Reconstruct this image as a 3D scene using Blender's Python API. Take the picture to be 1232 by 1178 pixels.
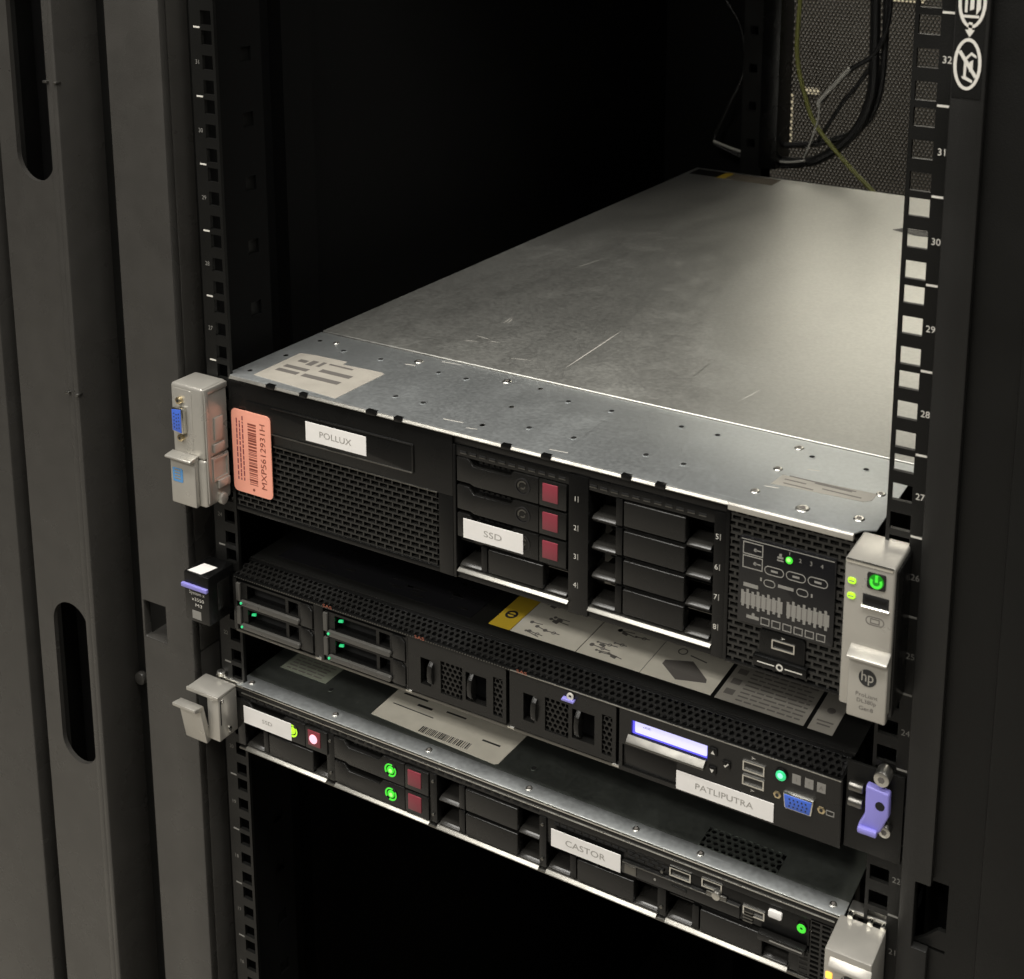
import bpy, bmesh, math, random
from mathutils import Vector, Matrix
random.seed(7)
S = 0.001                                   # everything below is written in millimetres
for o in list(bpy.data.objects): bpy.data.objects.remove(o)
sc = bpy.context.scene
COL = sc.collection

# ------------------------------------------------------------------ camera
cam = bpy.data.cameras.new('camera'); camo = bpy.data.objects.new('camera', cam); COL.objects.link(camo)
a, b, c = (0.412239, 1.387367, 0.033567)
R = Matrix.Rotation(a, 4, 'Z') @ Matrix.Rotation(b, 4, 'X') @ Matrix.Rotation(c, 4, 'Z')
camo.matrix_world = Matrix.Translation(Vector((393.665, -561.566, 323.424)) * S) @ R
cam.sensor_fit = 'HORIZONTAL'; cam.sensor_width = 36.0
cam.lens = 36.0 * 1479.856 / 1232
cam.shift_x = -292.127 / 1232; cam.shift_y = -455.527 / 1232
cam.dof.use_dof = True; cam.dof.focus_distance = 0.80; cam.dof.aperture_fstop = 18
cam.clip_start = 0.01; cam.clip_end = 50
sc.camera = camo

# ------------------------------------------------------------------ light and exposure
w = bpy.data.worlds.new('World'); sc.world = w; w.use_nodes = True
w.node_tree.nodes['Background'].inputs[0].default_value = (0.95, 0.9, 0.8, 1)
w.node_tree.nodes['Background'].inputs[1].default_value = 0.03
def lamp(name, loc, target, sx, sy, power, col):
    l = bpy.data.lights.new(name, 'AREA'); l.shape = 'RECTANGLE'; l.size = sx; l.size_y = sy; l.energy = power; l.color = col
    o = bpy.data.objects.new(name, l); COL.objects.link(o); o.location = loc
    d = Vector(target) - Vector(loc); o.rotation_euler = d.to_track_quat('-Z', 'Y').to_euler()
    return o
lamp('aisle_ceiling_lamp', (0.05, -0.52, 1.55), (0.05, -0.40, 0.0), 2.6, 0.26, 41, (1.0, 0.97, 0.91))
lamp('far_ceiling_lamp', (-0.5, -2.3, 1.6), (0, 0, -0.15), 1.6, 0.8, 17, (1.0, 0.955, 0.88))
lamp('added_floor_fill', (-0.8, -1.5, 1.6), (-0.8, -1.42, 0.0), 2.6, 0.3, 40, (1.0, 0.96, 0.89))  # added fill light that brightens the floor for its bounce
lamp('rear_aisle_lamp', (-0.05, 2.2, 1.25), (0.0, 0.3, 0.1), 2.2, 1.5, 62, (1.0, 0.94, 0.80))
sc.view_settings.view_transform = 'Standard'; sc.view_settings.look = 'None'
sc.view_settings.exposure = 0.0; sc.view_settings.gamma = 1.0; sc.view_settings.use_curve_mapping = False

# ------------------------------------------------------------------ materials
def mat(name, col, rough=0.5, metal=0.0, var=0.0, vscale=60, bump=0.0, bscale=900, rvar=0.0, rscale=25, emit=None, estr=0, spec=0.5, stretch=None):
    m = bpy.data.materials.new(name); m.use_nodes = True
    nt = m.node_tree; n = nt.nodes; L = nt.links; p = n['Principled BSDF']
    p.inputs['Base Color'].default_value = (*col, 1); p.inputs['Roughness'].default_value = rough
    p.inputs['Metallic'].default_value = metal; p.inputs['Specular IOR Level'].default_value = spec
    if emit: p.inputs['Emission Color'].default_value = (*emit, 1); p.inputs['Emission Strength'].default_value = estr
    if var or bump or rvar:
        tc = n.new('ShaderNodeTexCoord'); co = tc.outputs['Object']
        if stretch:
            mp = n.new('ShaderNodeMapping'); mp.inputs['Scale'].default_value = stretch; L.new(co, mp.inputs[0]); co = mp.outputs[0]
        def noise(s, d=4):
            t = n.new('ShaderNodeTexNoise'); t.inputs['Scale'].default_value = s; t.inputs['Detail'].default_value = d; L.new(co, t.inputs['Vector']); return t
        if var:
            t = noise(vscale, 5); r = n.new('ShaderNodeMapRange'); r.inputs[1].default_value = 0.3; r.inputs[2].default_value = 0.7
            r.inputs[3].default_value = 1 - var; r.inputs[4].default_value = 1 + var; L.new(t.outputs[0], r.inputs[0])
            mx = n.new('ShaderNodeMix'); mx.data_type = 'RGBA'; mx.blend_type = 'MULTIPLY'; mx.inputs[0].default_value = 1
            mx.inputs[6].default_value = (*col, 1); L.new(r.outputs[0], mx.inputs[7]); L.new(mx.outputs[2], p.inputs['Base Color'])
        if rvar:
            t = noise(rscale, 6); r = n.new('ShaderNodeMapRange'); r.inputs[1].default_value = 0.3; r.inputs[2].default_value = 0.7
            r.inputs[3].default_value = max(0.05, rough - rvar); r.inputs[4].default_value = rough + rvar
            L.new(t.outputs[0], r.inputs[0]); L.new(r.outputs[0], p.inputs['Roughness'])
        if bump:
            t = noise(bscale, 3); bn = n.new('ShaderNodeBump'); bn.inputs['Strength'].default_value = bump; bn.inputs['Distance'].default_value = 0.0004
            L.new(t.outputs[0], bn.inputs['Height']); L.new(bn.outputs[0], p.inputs['Normal'])
    return m
M = {}
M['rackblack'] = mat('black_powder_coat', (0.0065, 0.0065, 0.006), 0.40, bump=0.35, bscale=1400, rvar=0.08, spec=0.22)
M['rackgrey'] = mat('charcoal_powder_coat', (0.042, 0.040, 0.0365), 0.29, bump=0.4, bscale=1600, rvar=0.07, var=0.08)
M['rackdim'] = mat('dimmed_charcoal_coat', (0.013, 0.0128, 0.012), 0.36, bump=0.4, bscale=1600, rvar=0.07, spec=0.35)  # charcoal coat darkened to hold the right post's dim reflection
M['grillebar'] = mat('grille_plastic', (0.019, 0.0185, 0.017), 0.24, rvar=0.05)
M['pullbar'] = mat('pewter_plastic', (0.09, 0.087, 0.08), 0.30, 0.3, rvar=0.06)
M['printd'] = mat('dimmed_print', (0.20, 0.195, 0.18), 0.5)  # dim tone also stands for the shade on the lower rail
M['inner'] = mat('matt_black_interior', (0.004, 0.004, 0.004), 0.8, spec=0.08)
M['plastic'] = mat('black_plastic', (0.0042, 0.0042, 0.0041), 0.26, spec=0.32, bump=0.2, bscale=2500, rvar=0.08)
M['plasticg'] = mat('charcoal_plastic', (0.0075, 0.0073, 0.0068), 0.28, spec=0.42, bump=0.3, bscale=2500, rvar=0.06)
M['lipgrey'] = mat('satin_grey_plastic', (0.022, 0.021, 0.019), 0.26, rvar=0.06)
M['gloss'] = mat('gloss_black', (0.008, 0.008, 0.009), 0.16, rvar=0.06)
M['hole'] = mat('dark_hole', (0.004, 0.004, 0.004), 0.8)
M['steel'] = mat('bare_steel', (0.62, 0.61, 0.57), 0.32, 1.0, bump=0.1, rvar=0.1, rscale=120)
M['bright'] = mat('bright_steel', (0.78, 0.77, 0.72), 0.22, 1.0, rvar=0.08, rscale=200)
M['lipsteel'] = mat('satin_steel', (0.36, 0.35, 0.32), 0.42, 0.9, rvar=0.06, rscale=120)
M['dimsteel'] = mat('dull_dark_steel', (0.20, 0.195, 0.18), 0.40, 1.0, rvar=0.1, rscale=120)
M['silver'] = mat('silver_paint', (0.47, 0.452, 0.41), 0.31, 0.48, bump=0.06, bscale=1500, rvar=0.05, rscale=40, var=0.05)
M['label'] = mat('white_label_paper', (0.82, 0.80, 0.775), 0.38, var=0.03, bump=0.15, bscale=60)
M['palelabel'] = mat('cream_label_film', (0.66, 0.63, 0.54), 0.5, var=0.06, vscale=90)
M['oldlabel'] = mat('beige_label_paper', (0.37, 0.345, 0.30), 0.6, var=0.07, vscale=90)
M['greylabel'] = mat('grey_label_film', (0.30, 0.285, 0.25), 0.5, var=0.08)
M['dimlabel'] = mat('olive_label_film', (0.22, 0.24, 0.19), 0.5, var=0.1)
M['orange'] = mat('orange_label_paper', (0.88, 0.38, 0.275), 0.55, var=0.03)
M['print'] = mat('grey_print', (0.13, 0.12, 0.11), 0.6)
M['printo'] = mat('brown_print', (0.22, 0.05, 0.03), 0.6)
M['prints'] = mat('soft_print', (0.34, 0.325, 0.30), 0.6)
M['printb'] = mat('black_print', (0.02, 0.02, 0.02), 0.6)
M['printw'] = mat('white_print', (0.62, 0.60, 0.55), 0.5)
M['printg'] = mat('pale_grey_print', (0.24, 0.232, 0.212), 0.5)
M['printr'] = mat('dull_red_print', (0.32, 0.09, 0.05), 0.5)
M['backlabel'] = mat('matt_black_label', (0.012, 0.012, 0.012), 0.9, spec=0.08)
M['brownlabel'] = mat('matt_brown_label', (0.16, 0.14, 0.11), 0.9, var=0.1, spec=0.08)
M['magenta'] = mat('magenta_plastic', (0.22, 0.034, 0.050), 0.35, var=0.05)
M['yellow'] = mat('yellow_print', (0.55, 0.38, 0.03), 0.5)
M['blue'] = mat('blue_plastic', (0.055, 0.14, 0.62), 0.35)
M['bluestk'] = mat('blue_sticker', (0.09, 0.27, 0.55), 0.4)
M['lilac'] = mat('lilac_plastic', (0.27, 0.25, 0.68), 0.38)
M['green'] = mat('green_led', (0.05, 0.5, 0.05), 0.3, emit=(0.06, 0.9, 0.015), estr=0.55)
M['greend'] = mat('dim_green_lens', (0.01, 0.12, 0.01), 0.15, emit=(0.02, 0.7, 0.02), estr=0.22)
M['lime'] = mat('lime_led', (0.3, 0.5, 0.02), 0.3, emit=(0.50, 1.0, 0.03), estr=0.8)
M['mint'] = mat('mint_led', (0.05, 0.5, 0.25), 0.3, emit=(0.01, 0.8, 0.22), estr=0.5)
M['greencore'] = mat('green_led_core', (0.2, 0.6, 0.1), 0.3, emit=(0.35, 1.0, 0.18), estr=1.1)
M['mintcore'] = mat('mint_led_core', (0.2, 0.6, 0.4), 0.3, emit=(0.25, 1.0, 0.55), estr=1.1)
M['amber'] = mat('amber_led', (0.6, 0.3, 0.02), 0.3, emit=(1.0, 0.50, 0.08), estr=1.6)
M['pink'] = mat('pink_led', (0.6, 0.2, 0.25), 0.3, emit=(1.0, 0.45, 0.55), estr=1.4)
M['lcd'] = mat('lit_display', (0.5, 0.5, 0.8), 0.3, emit=(0.62, 0.60, 1.0), estr=0.85)
M['lcdb'] = mat('display_rim', (0.1, 0.1, 0.6), 0.3, emit=(0.12, 0.10, 0.95), estr=0.9)
M['cable'] = mat('black_cable_jacket', (0.010, 0.010, 0.010), 0.42)
M['cableg'] = mat('green_yellow_jacket', (0.20, 0.21, 0.05), 0.5)
M['clear'] = mat('shiny_clear_sleeve', (0.45, 0.44, 0.40), 0.18)
M['wall'] = mat('grey_wall_paint', (0.10, 0.09, 0.075), 0.9, var=0.15, vscale=6)
M['floor'] = mat('pale_floor_tiles', (0.50, 0.47, 0.42), 0.5, var=0.06, vscale=3)
M['pale'] = mat('translucent_sheet', (0.75, 0.72, 0.64), 0.7)  # made translucent below, so the rear lamp shines through the added sheets
M['pale'].node_tree.nodes['Principled BSDF'].inputs['Transmission Weight'].default_value = 0.0
_n = M['pale'].node_tree.nodes; _t = _n.new('ShaderNodeBsdfTranslucent'); _t.inputs[0].default_value = (0.9, 0.86, 0.76, 1); _x = _n.new('ShaderNodeMixShader'); _x.inputs[0].default_value = 0.8
M['pale'].node_tree.links.new(_n['Principled BSDF'].outputs[0], _x.inputs[1]); M['pale'].node_tree.links.new(_t.outputs[0], _x.inputs[2]); M['pale'].node_tree.links.new(_x.outputs[0], _n['Material Output'].inputs[0])
M['gold'] = mat('brass_screw', (0.70, 0.58, 0.36), 0.28, 1.0)

def galv(name, col, rough, spangle, smear, metal=0.9):
    m = bpy.data.materials.new(name); m.use_nodes = True
    nt = m.node_tree; n = nt.nodes; L = nt.links; p = n['Principled BSDF']
    p.inputs['Metallic'].default_value = metal
    tc = n.new('ShaderNodeTexCoord')
    def mapped(scale, rot=0):
        mp = n.new('ShaderNodeMapping'); mp.inputs['Scale'].default_value = scale; mp.inputs['Rotation'].default_value = (0, 0, rot)
        L.new(tc.outputs['Object'], mp.inputs[0]); return mp.outputs[0]
    def noise(vec, s, d=5, dist=0.0):
        t = n.new('ShaderNodeTexNoise'); t.inputs['Scale'].default_value = s; t.inputs['Detail'].default_value = d
        t.inputs['Distortion'].default_value = dist; L.new(vec, t.inputs['Vector']); return t.outputs[0]
    def rng(v, a, b, lo, hi):
        r = n.new('ShaderNodeMapRange'); r.inputs[1].default_value = a; r.inputs[2].default_value = b; r.inputs[3].default_value = lo; r.inputs[4].default_value = hi
        L.new(v, r.inputs[0]); return r.outputs[0]
    def math_(op, x, y):
        q = n.new('ShaderNodeMath'); q.operation = op
        for i, v in enumerate((x, y)):
            if isinstance(v, (int, float)): q.inputs[i].default_value = v
            else: L.new(v, q.inputs[i])
        return q.outputs[0]
    fine = noise(mapped((1, 1, 1)), 380, 3)
    big = noise(mapped((1, 0.30, 1), 0.12), 9.0, 5, 1.4)
    spots = noise(mapped((1, 1, 1)), 38, 6)
    scr = noise(mapped((260, 7, 1), 0.6), 1.0, 2)
    scr2 = noise(mapped((9, 300, 1), 0.25), 1.0, 2)
    rr = math_('ADD', rng(big, 0.3, 0.7, rough - smear, rough + smear), rng(fine, 0.3, 0.7, -spangle * 0.5, spangle * 0.5))
    rr = math_('ADD', rr, rng(spots, 0.52, 0.72, 0.0, 0.045))
    rr = math_('ADD', rr, rng(scr, 0.70, 0.78, 0.0, -0.10))
    L.new(rr, p.inputs['Roughness'])
    k = math_('MULTIPLY', rng(fine, 0.3, 0.7, 1 - spangle, 1 + spangle), rng(big, 0.3, 0.7, 0.96, 1.04))
    k = math_('ADD', k, rng(scr2, 0.72, 0.78, 0.0, 0.15))
    mx = n.new('ShaderNodeMix'); mx.data_type = 'RGBA'; mx.blend_type = 'MULTIPLY'; mx.inputs[0].default_value = 1
    mx.inputs[6].default_value = (*col, 1); L.new(k, mx.inputs[7]); L.new(mx.outputs[2], p.inputs['Base Color'])
    bn = n.new('ShaderNodeBump'); bn.inputs['Strength'].default_value = 0.12; bn.inputs['Distance'].default_value = 0.0003
    L.new(noise(mapped((1, 1, 1)), 420, 3), bn.inputs['Height']); L.new(bn.outputs[0], p.inputs['Normal'])
    return m
M['galv'] = galv('galvanised_cover', (0.61, 0.61, 0.575), 0.48, 0.06, 0.035, 0.96)
M['streak'] = galv('rubbed_streak', (0.64, 0.64, 0.605), 0.50, 0.03, 0.03, 0.93)
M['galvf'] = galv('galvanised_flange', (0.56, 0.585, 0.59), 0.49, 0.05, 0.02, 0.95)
M['mesh'] = mat('black_mesh_steel', (0.022, 0.021, 0.018), 0.45)
M['galvd'] = galv('shade_dulled_galvanised_lid', (0.29, 0.315, 0.29), 0.48, 0.04, 0.03, 1.0)  # lid tone darkened to carry the shade under the server above
M['scuff'] = mat('pale_scuff', (0.62, 0.60, 0.55), 0.6, 0.4)

# ------------------------------------------------------------------ mesh helpers (mm)
ORG = {}
SHIFT = [0.0, 0.0, 0.0, 1.0]              # a server's left ear is laid out once and set back and out by this much: dx, dz, y pivot, y factor
def shifted(v): return Vector((v[0]+SHIFT[0], SHIFT[2]+(v[1]-SHIFT[2])*SHIFT[3], v[2]+SHIFT[1]))
class B:
    def __init__(s): s.bm = bmesh.new()
    def box(s, x0, x1, y0, y1, z0, z1):
        v = [s.bm.verts.new(p) for p in ((x0,y0,z0),(x1,y0,z0),(x1,y1,z0),(x0,y1,z0),(x0,y0,z1),(x1,y0,z1),(x1,y1,z1),(x0,y1,z1))]
        for f in ((3,2,1,0),(4,5,6,7),(0,1,5,4),(1,2,6,5),(2,3,7,6),(3,0,4,7)): s.bm.faces.new([v[i] for i in f])
        return s
    def prism(s, poly, axis, a0, a1):
        """poly in the two other axes (x,z for 'y'; x,y for 'z'; y,z for 'x')"""
        def P(p, a): return {'y': (p[0], a, p[1]), 'z': (p[0], p[1], a), 'x': (a, p[0], p[1])}[axis]
        A = [s.bm.verts.new(P(p, a0)) for p in poly]; Bv = [s.bm.verts.new(P(p, a1)) for p in poly]; n = len(poly)
        s.bm.faces.new(A); s.bm.faces.new(Bv[::-1])
        for i in range(n): s.bm.faces.new((A[i], Bv[i], Bv[(i+1) % n], A[(i+1) % n]))
        return s
    def cyl(s, cx, cy, cz, axis, r, h, n=16, r2=None):
        r2 = r if r2 is None else r2; A = []; Bv = []
        for i in range(n):
            t = 2*math.pi*i/n; u, v = math.cos(t), math.sin(t)
            def P(rr, d): return {'y': (cx+u*rr, cy+d, cz+v*rr), 'z': (cx+u*rr, cy+v*rr, cz+d), 'x': (cx+d, cy+u*rr, cz+v*rr)}[axis]
            A.append(s.bm.verts.new(P(r, 0))); Bv.append(s.bm.verts.new(P(r2, h)))
        s.bm.faces.new(A); s.bm.faces.new(Bv[::-1])
        for i in range(n): s.bm.faces.new((A[i], Bv[i], Bv[(i+1) % n], A[(i+1) % n]))
        return s
    def ring(s, cx, cy, cz, axis, ri, ro, h, n=20, a0=0, a1=360):
        full = abs(a1-a0) >= 360; m = n if full else n+1; L = []
        for i in range(m):
            t = math.radians(a0 + (a1-a0)*i/n); u, v = math.cos(t), math.sin(t)
            def P(rr, d): return {'y': (cx+u*rr, cy+d, cz+v*rr), 'z': (cx+u*rr, cy+v*rr, cz+d), 'x': (cx+d, cy+u*rr, cz+v*rr)}[axis]
            L.append([s.bm.verts.new(P(*q)) for q in ((ri,0),(ro,0),(ro,h),(ri,h))])
        for i in range(n):
            p, q = L[i], L[(i+1) % m]
            for k in range(4): s.bm.faces.new((p[k], q[k], q[(k+1) % 4], p[(k+1) % 4]))
        if not full: s.bm.faces.new(L[0]); s.bm.faces.new(L[-1][::-1])
        return s
    def tube(s, pts, r, n=10, sub=6):
        P = [Vector(p) for p in pts]; C = []
        for i in range(len(P)-1):
            p0, p1, p2, p3 = P[max(i-1,0)], P[i], P[i+1], P[min(i+2,len(P)-1)]
            for k in range(sub):
                t = k/sub; C.append(0.5*((2*p1)+(p2-p0)*t+(2*p0-5*p1+4*p2-p3)*t*t+(3*p1-p0-3*p2+p3)*t**3))
        C.append(P[-1]); rings = []; up = Vector((0.3,1,0.2)).normalized()
        for i, p in enumerate(C):
            d = (C[min(i+1,len(C)-1)]-C[max(i-1,0)]).normalized(); u = d.cross(up)
            if u.length < 1e-3: u = d.cross(Vector((1,0,0)))
            u.normalize(); v = d.cross(u)
            rings.append([s.bm.verts.new(p+(u*math.cos(2*math.pi*k/n)+v*math.sin(2*math.pi*k/n))*r) for k in range(n)])
        for A, Bv in zip(rings, rings[1:]):
            for k in range(n): s.bm.faces.new((A[k], A[(k+1) % n], Bv[(k+1) % n], Bv[k]))
        s.bm.faces.new(rings[0][::-1]); s.bm.faces.new(rings[-1]); return s
    def plate(s, u0, u1, v0, v1, holes, axis, a0, a1):
        """plate in (x,z) for axis y, (x,y) for axis z, (y,z) for axis x; a0..a1 its thickness; real rectangular holes"""
        us = sorted({u0,u1}|{h[0] for h in holes}|{h[1] for h in holes}); vs = sorted({v0,v1}|{h[2] for h in holes}|{h[3] for h in holes})
        def P(u, v, a): return {'y': (u, a, v), 'z': (u, v, a), 'x': (a, u, v)}[axis]
        V = {}
        def g(i, j, k):
            if (i,j,k) not in V: V[i,j,k] = s.bm.verts.new(P(us[i], vs[j], (a0,a1)[k]))
            return V[i,j,k]
        solid = {}
        for i in range(len(us)-1):
            for j in range(len(vs)-1):
                cu, cv = (us[i]+us[i+1])/2, (vs[j]+vs[j+1])/2
                solid[i,j] = not any(h[0] < cu < h[1] and h[2] < cv < h[3] for h in holes)
        for (i,j), ok in solid.items():
            if not ok: continue
            s.bm.faces.new((g(i,j,0),g(i+1,j,0),g(i+1,j+1,0),g(i,j+1,0))); s.bm.faces.new((g(i,j+1,1),g(i+1,j+1,1),g(i+1,j,1),g(i,j,1)))
            for di, dj, e in ((-1,0,((i,j),(i,j+1))),(1,0,((i+1,j+1),(i+1,j))),(0,-1,((i+1,j),(i,j))),(0,1,((i,j+1),(i+1,j+1)))):
                if not solid.get((i+di,j+dj), False):
                    (p,q),(r,t) = e; s.bm.faces.new((g(p,q,0),g(r,t,0),g(r,t,1),g(p,q,1)))
        return s
    def cells(s, origin, U, V, N, centres, outer, inner, depth):
        """perforated sheet: each cell is a ring between outline `outer` and hole `inner` (offsets), with hole walls `depth` deep along -N"""
        O, U, V, N = Vector(origin), Vector(U), Vector(V), Vector(N); n = len(outer)
        for (cu, cv) in centres:
            pt = lambda p, d: O+U*(cu+p[0])+V*(cv+p[1])-N*d
            a_ = [s.bm.verts.new(pt(p,0)) for p in outer]; b_ = [s.bm.verts.new(pt(p,0)) for p in inner]; c_ = [s.bm.verts.new(pt(p,depth)) for p in inner]
            for k in range(n):
                l = (k+1) % n
                s.bm.faces.new((a_[k],a_[l],b_[l],b_[k])); s.bm.faces.new((b_[k],b_[l],c_[l],c_[k]))
        return s
def hexo(r): return [(r*math.cos(math.radians(90+60*k)), r*math.sin(math.radians(90+60*k))) for k in range(6)]
def hexgrid(u0, u1, v0, v1, p):
    L = []; j = 0; v = v0
    while v <= v1+1e-6:
        u = u0+(p/2 if j % 2 else 0)
        while u <= u1+1e-6: L.append((u,v)); u += p
        v += p*0.8660; j += 1
    return L
def rect(a, b): return [(-a,-b),(a,-b),(a,b),(-a,b)]
def roundrect(x0, x1, z0, z1, r, n=4):
    P = []
    for cx, cz, a0 in ((x1-r,z1-r,0),(x0+r,z1-r,90),(x0+r,z0+r,180),(x1-r,z0+r,270)):
        for k in range(n+1):
            t = math.radians(a0+90*k/n); P.append((cx+r*math.cos(t), cz+r*math.sin(t)))
    return P
def link(name, me, parent):
    o = bpy.data.objects.new(name, me); COL.objects.link(o)
    if parent is not None: o.parent = parent; ORG[o] = ORG[parent]
    return o
def part(name, bb, m, parent=None, bevel=0.0, seg=2, kind=None, label=None):
    bm = bb.bm
    bmesh.ops.recalc_face_normals(bm, faces=bm.faces)
    if bevel:
        ed = [e for e in bm.edges if len(e.link_faces) == 2 and e.calc_face_angle(0) > 0.4]
        bmesh.ops.bevel(bm, geom=ed, offset=bevel, segments=seg, affect='EDGES', clamp_overlap=True, profile=0.5)
    org = ORG[parent] if parent is not None else Vector((0,0,0))
    for v in bm.verts: v.co = (shifted(v.co)-org)*S
    me = bpy.data.meshes.new(name); bm.to_mesh(me); bm.free()
    for p in me.polygons: p.use_smooth = True
    me.set_sharp_from_angle(angle=math.radians(32))
    me.materials.append(M[m] if isinstance(m, str) else m)
    o = link(name, me, parent)
    if parent is None: ORG[o] = org
    if kind: o['kind'] = kind
    if label: o['label'] = label
    return o
def root(name, loc, label, cat, group=None):
    o = bpy.data.objects.new(name, None); COL.objects.link(o); o.location = Vector(loc)*S; o.empty_display_size = 0.05
    ORG[o] = Vector(loc); o['label'] = label; o['category'] = cat
    if group: o['group'] = group
    return o
def tag(o, label, cat, group=None):
    o['label'] = label; o['category'] = cat
    if group: o['group'] = group
    return o
FR = {'front': (Vector((1,0,0)), Vector((0,0,1)), Vector((0,-1,0))), 'top': (Vector((1,0,0)), Vector((0,1,0)), Vector((0,0,1))),
      'frontup': (Vector((0,0,1)), Vector((-1,0,0)), Vector((0,-1,0)))}
TC = {}
def text(name, s, pos, size, frame, m, parent, width=None, lift=0.12):
    """flat print on a surface; pos = centre in mm"""
    if s not in TC:
        cu = bpy.data.curves.new('tmp', 'FONT'); cu.body = s; cu.align_x = 'CENTER'; cu.align_y = 'CENTER'; cu.size = 1; cu.resolution_u = 3
        ob = bpy.data.objects.new('tmp', cu); COL.objects.link(ob)
        dg = bpy.context.evaluated_depsgraph_get(); me = bpy.data.meshes.new_from_object(ob.evaluated_get(dg))
        vs = [v.co.copy() for v in me.vertices]; fs = [list(p.vertices) for p in me.polygons]
        bpy.data.objects.remove(ob); bpy.data.curves.remove(cu); bpy.data.meshes.remove(me)
        TC[s] = (vs, fs)
    vs, fs = TC[s]; U, V, N = FR[frame]
    mnx, mxx = min(v.x for v in vs), max(v.x for v in vs); mny, mxy = min(v.y for v in vs), max(v.y for v in vs)
    ky = size; kx = ky if width is None else width/(mxx-mnx)
    O = shifted(pos)+N*lift-ORG[parent]
    me = bpy.data.meshes.new(name)
    me.from_pydata([(O+U*((v.x-(mnx+mxx)/2)*kx)+V*((v.y-(mny+mxy)/2)*ky))*S for v in vs], [], fs)
    me.materials.append(M[m]); return link(name, me, parent)

# ================================================================== THE CABINET
U_ = 44.45
cab = root('server_cabinet', (0, 0, -1220), 'tall black steel server cabinet that holds the three servers', 'server rack')
ZB, ZT = -1180, 720
def rail(xe, xo, hx0, hx1, mx0, mx1, y0, numx, pm, ns):
    """xe inner edge, xo outer edge of the front flange, hole and printed mark spans"""
    lo, hi = min(xe,xo), max(xe,xo); holes = []
    for k in range(-14, 10):
        for d in (6.35, 22.225, 38.1): holes.append((hx0, hx1, k*U_+d-4.6, k*U_+d+4.6))
    bb = B().plate(lo, hi, ZB+5, ZT-5, holes, 'y', y0, y0+2.2)
    r = part('mounting_rail', bb, 'rackblack', cab, label='perforated mounting rail with square holes and unit numbers')
    web = []
    for k in range(-14, 10): web.append((y0+38, y0+47, k*U_+17, k*U_+27))
    xw = xo
    part('rail_web', B().plate(y0+2.2, y0+56, ZB+5, ZT-5, web, 'x', min(xw, xw-2 if xo>0 else xw+2), max(xw, xw-2 if xo>0 else xw+2)), 'inner', r)
    mk = B()
    mk2 = B()
    for k in range(-13, 10): (mk if k > -1 else mk2).box(mx0, mx1, y0-0.15, y0, k*U_-0.55, k*U_+0.55)
    part('unit_lines', mk, 'printw', r, kind='stuff'); part('unit_lines', mk2, 'printd', r, kind='stuff')  # lower lines dimmed in colour for the shade there
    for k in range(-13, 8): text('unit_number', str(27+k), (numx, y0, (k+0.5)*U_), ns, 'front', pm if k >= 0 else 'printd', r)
    return r
rail(229.0, 249.5, 231.0, 241.8, 242.4, 248.2, 0.0, 246.0, 'printw', 4.9)
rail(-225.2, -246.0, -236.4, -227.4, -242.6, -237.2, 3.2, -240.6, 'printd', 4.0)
# right front frame post, its recess and the outer post
part('front_post', B().plate(249.5, 266.0, ZB, ZT, [(257.6, 266.0, -232, -192)], 'y', -5, 0), 'rackdim', cab, 0.9,
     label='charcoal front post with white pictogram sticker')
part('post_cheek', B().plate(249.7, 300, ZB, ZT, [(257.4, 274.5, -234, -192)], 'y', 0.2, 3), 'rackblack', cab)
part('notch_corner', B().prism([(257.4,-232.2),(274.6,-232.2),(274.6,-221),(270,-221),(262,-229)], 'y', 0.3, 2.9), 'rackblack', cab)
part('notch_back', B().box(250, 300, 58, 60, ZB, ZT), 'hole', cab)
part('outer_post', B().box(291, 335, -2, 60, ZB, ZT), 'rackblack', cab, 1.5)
# left frame: rail cheek, front post, recess
part('rail_cheek', B().box(-264, -246.2, 16, 60, ZB, ZT), 'rackblack', cab)
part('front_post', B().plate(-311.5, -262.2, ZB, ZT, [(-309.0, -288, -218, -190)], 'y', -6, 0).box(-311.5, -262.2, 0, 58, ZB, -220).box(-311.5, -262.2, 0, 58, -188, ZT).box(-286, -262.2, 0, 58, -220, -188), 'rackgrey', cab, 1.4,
     label='charcoal front post with a square latch pocket')
lp = part('latch_pocket', B().box(-330, -284, 56, 58, -224, -184), 'hole', cab)
part('latch_knob', B().cyl(-303, 14, -208, 'y', 3.6, 42, 14), 'rackblack', lp, 0.8)
part('frame_recess', B().box(-349, -311.6, 16, 54, ZB, ZT), 'rackblack', cab)
part('rivet', B().cyl(-341, 11.5, -274, 'y', 5.0, 4.5, 18), 'rackgrey', cab, 1.2)
# slotted frame panel on the far left, and the plain one beyond it
XS, RS = -375.7, 18.2
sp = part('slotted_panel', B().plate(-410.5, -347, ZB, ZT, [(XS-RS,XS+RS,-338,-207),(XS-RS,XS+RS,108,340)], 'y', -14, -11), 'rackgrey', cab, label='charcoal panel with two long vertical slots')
for ze, up in ((-207, 1), (-338, -1), (108, -1)):          # rounded slot ends
    for sx in (-1, 1):
        poly = [(XS+sx*(RS+0.5), ze+up*0.5)]
        for k in range(9):
            t = math.pi/2*k/8; poly.append((XS+sx*RS*math.cos(t), ze-up*RS+up*RS*math.sin(t)))
        part('slot_fillet', B().prism(poly, 'y', -13.97, -11.03), 'rackgrey', sp)
part('slot_backing', B().box(-408, -350, 14, 18, ZB, ZT), 'inner', cab)
part('panel_flange', B().box(-351, -346, -17, 22, ZB, ZT), 'rackgrey', cab, 1.4)
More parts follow.
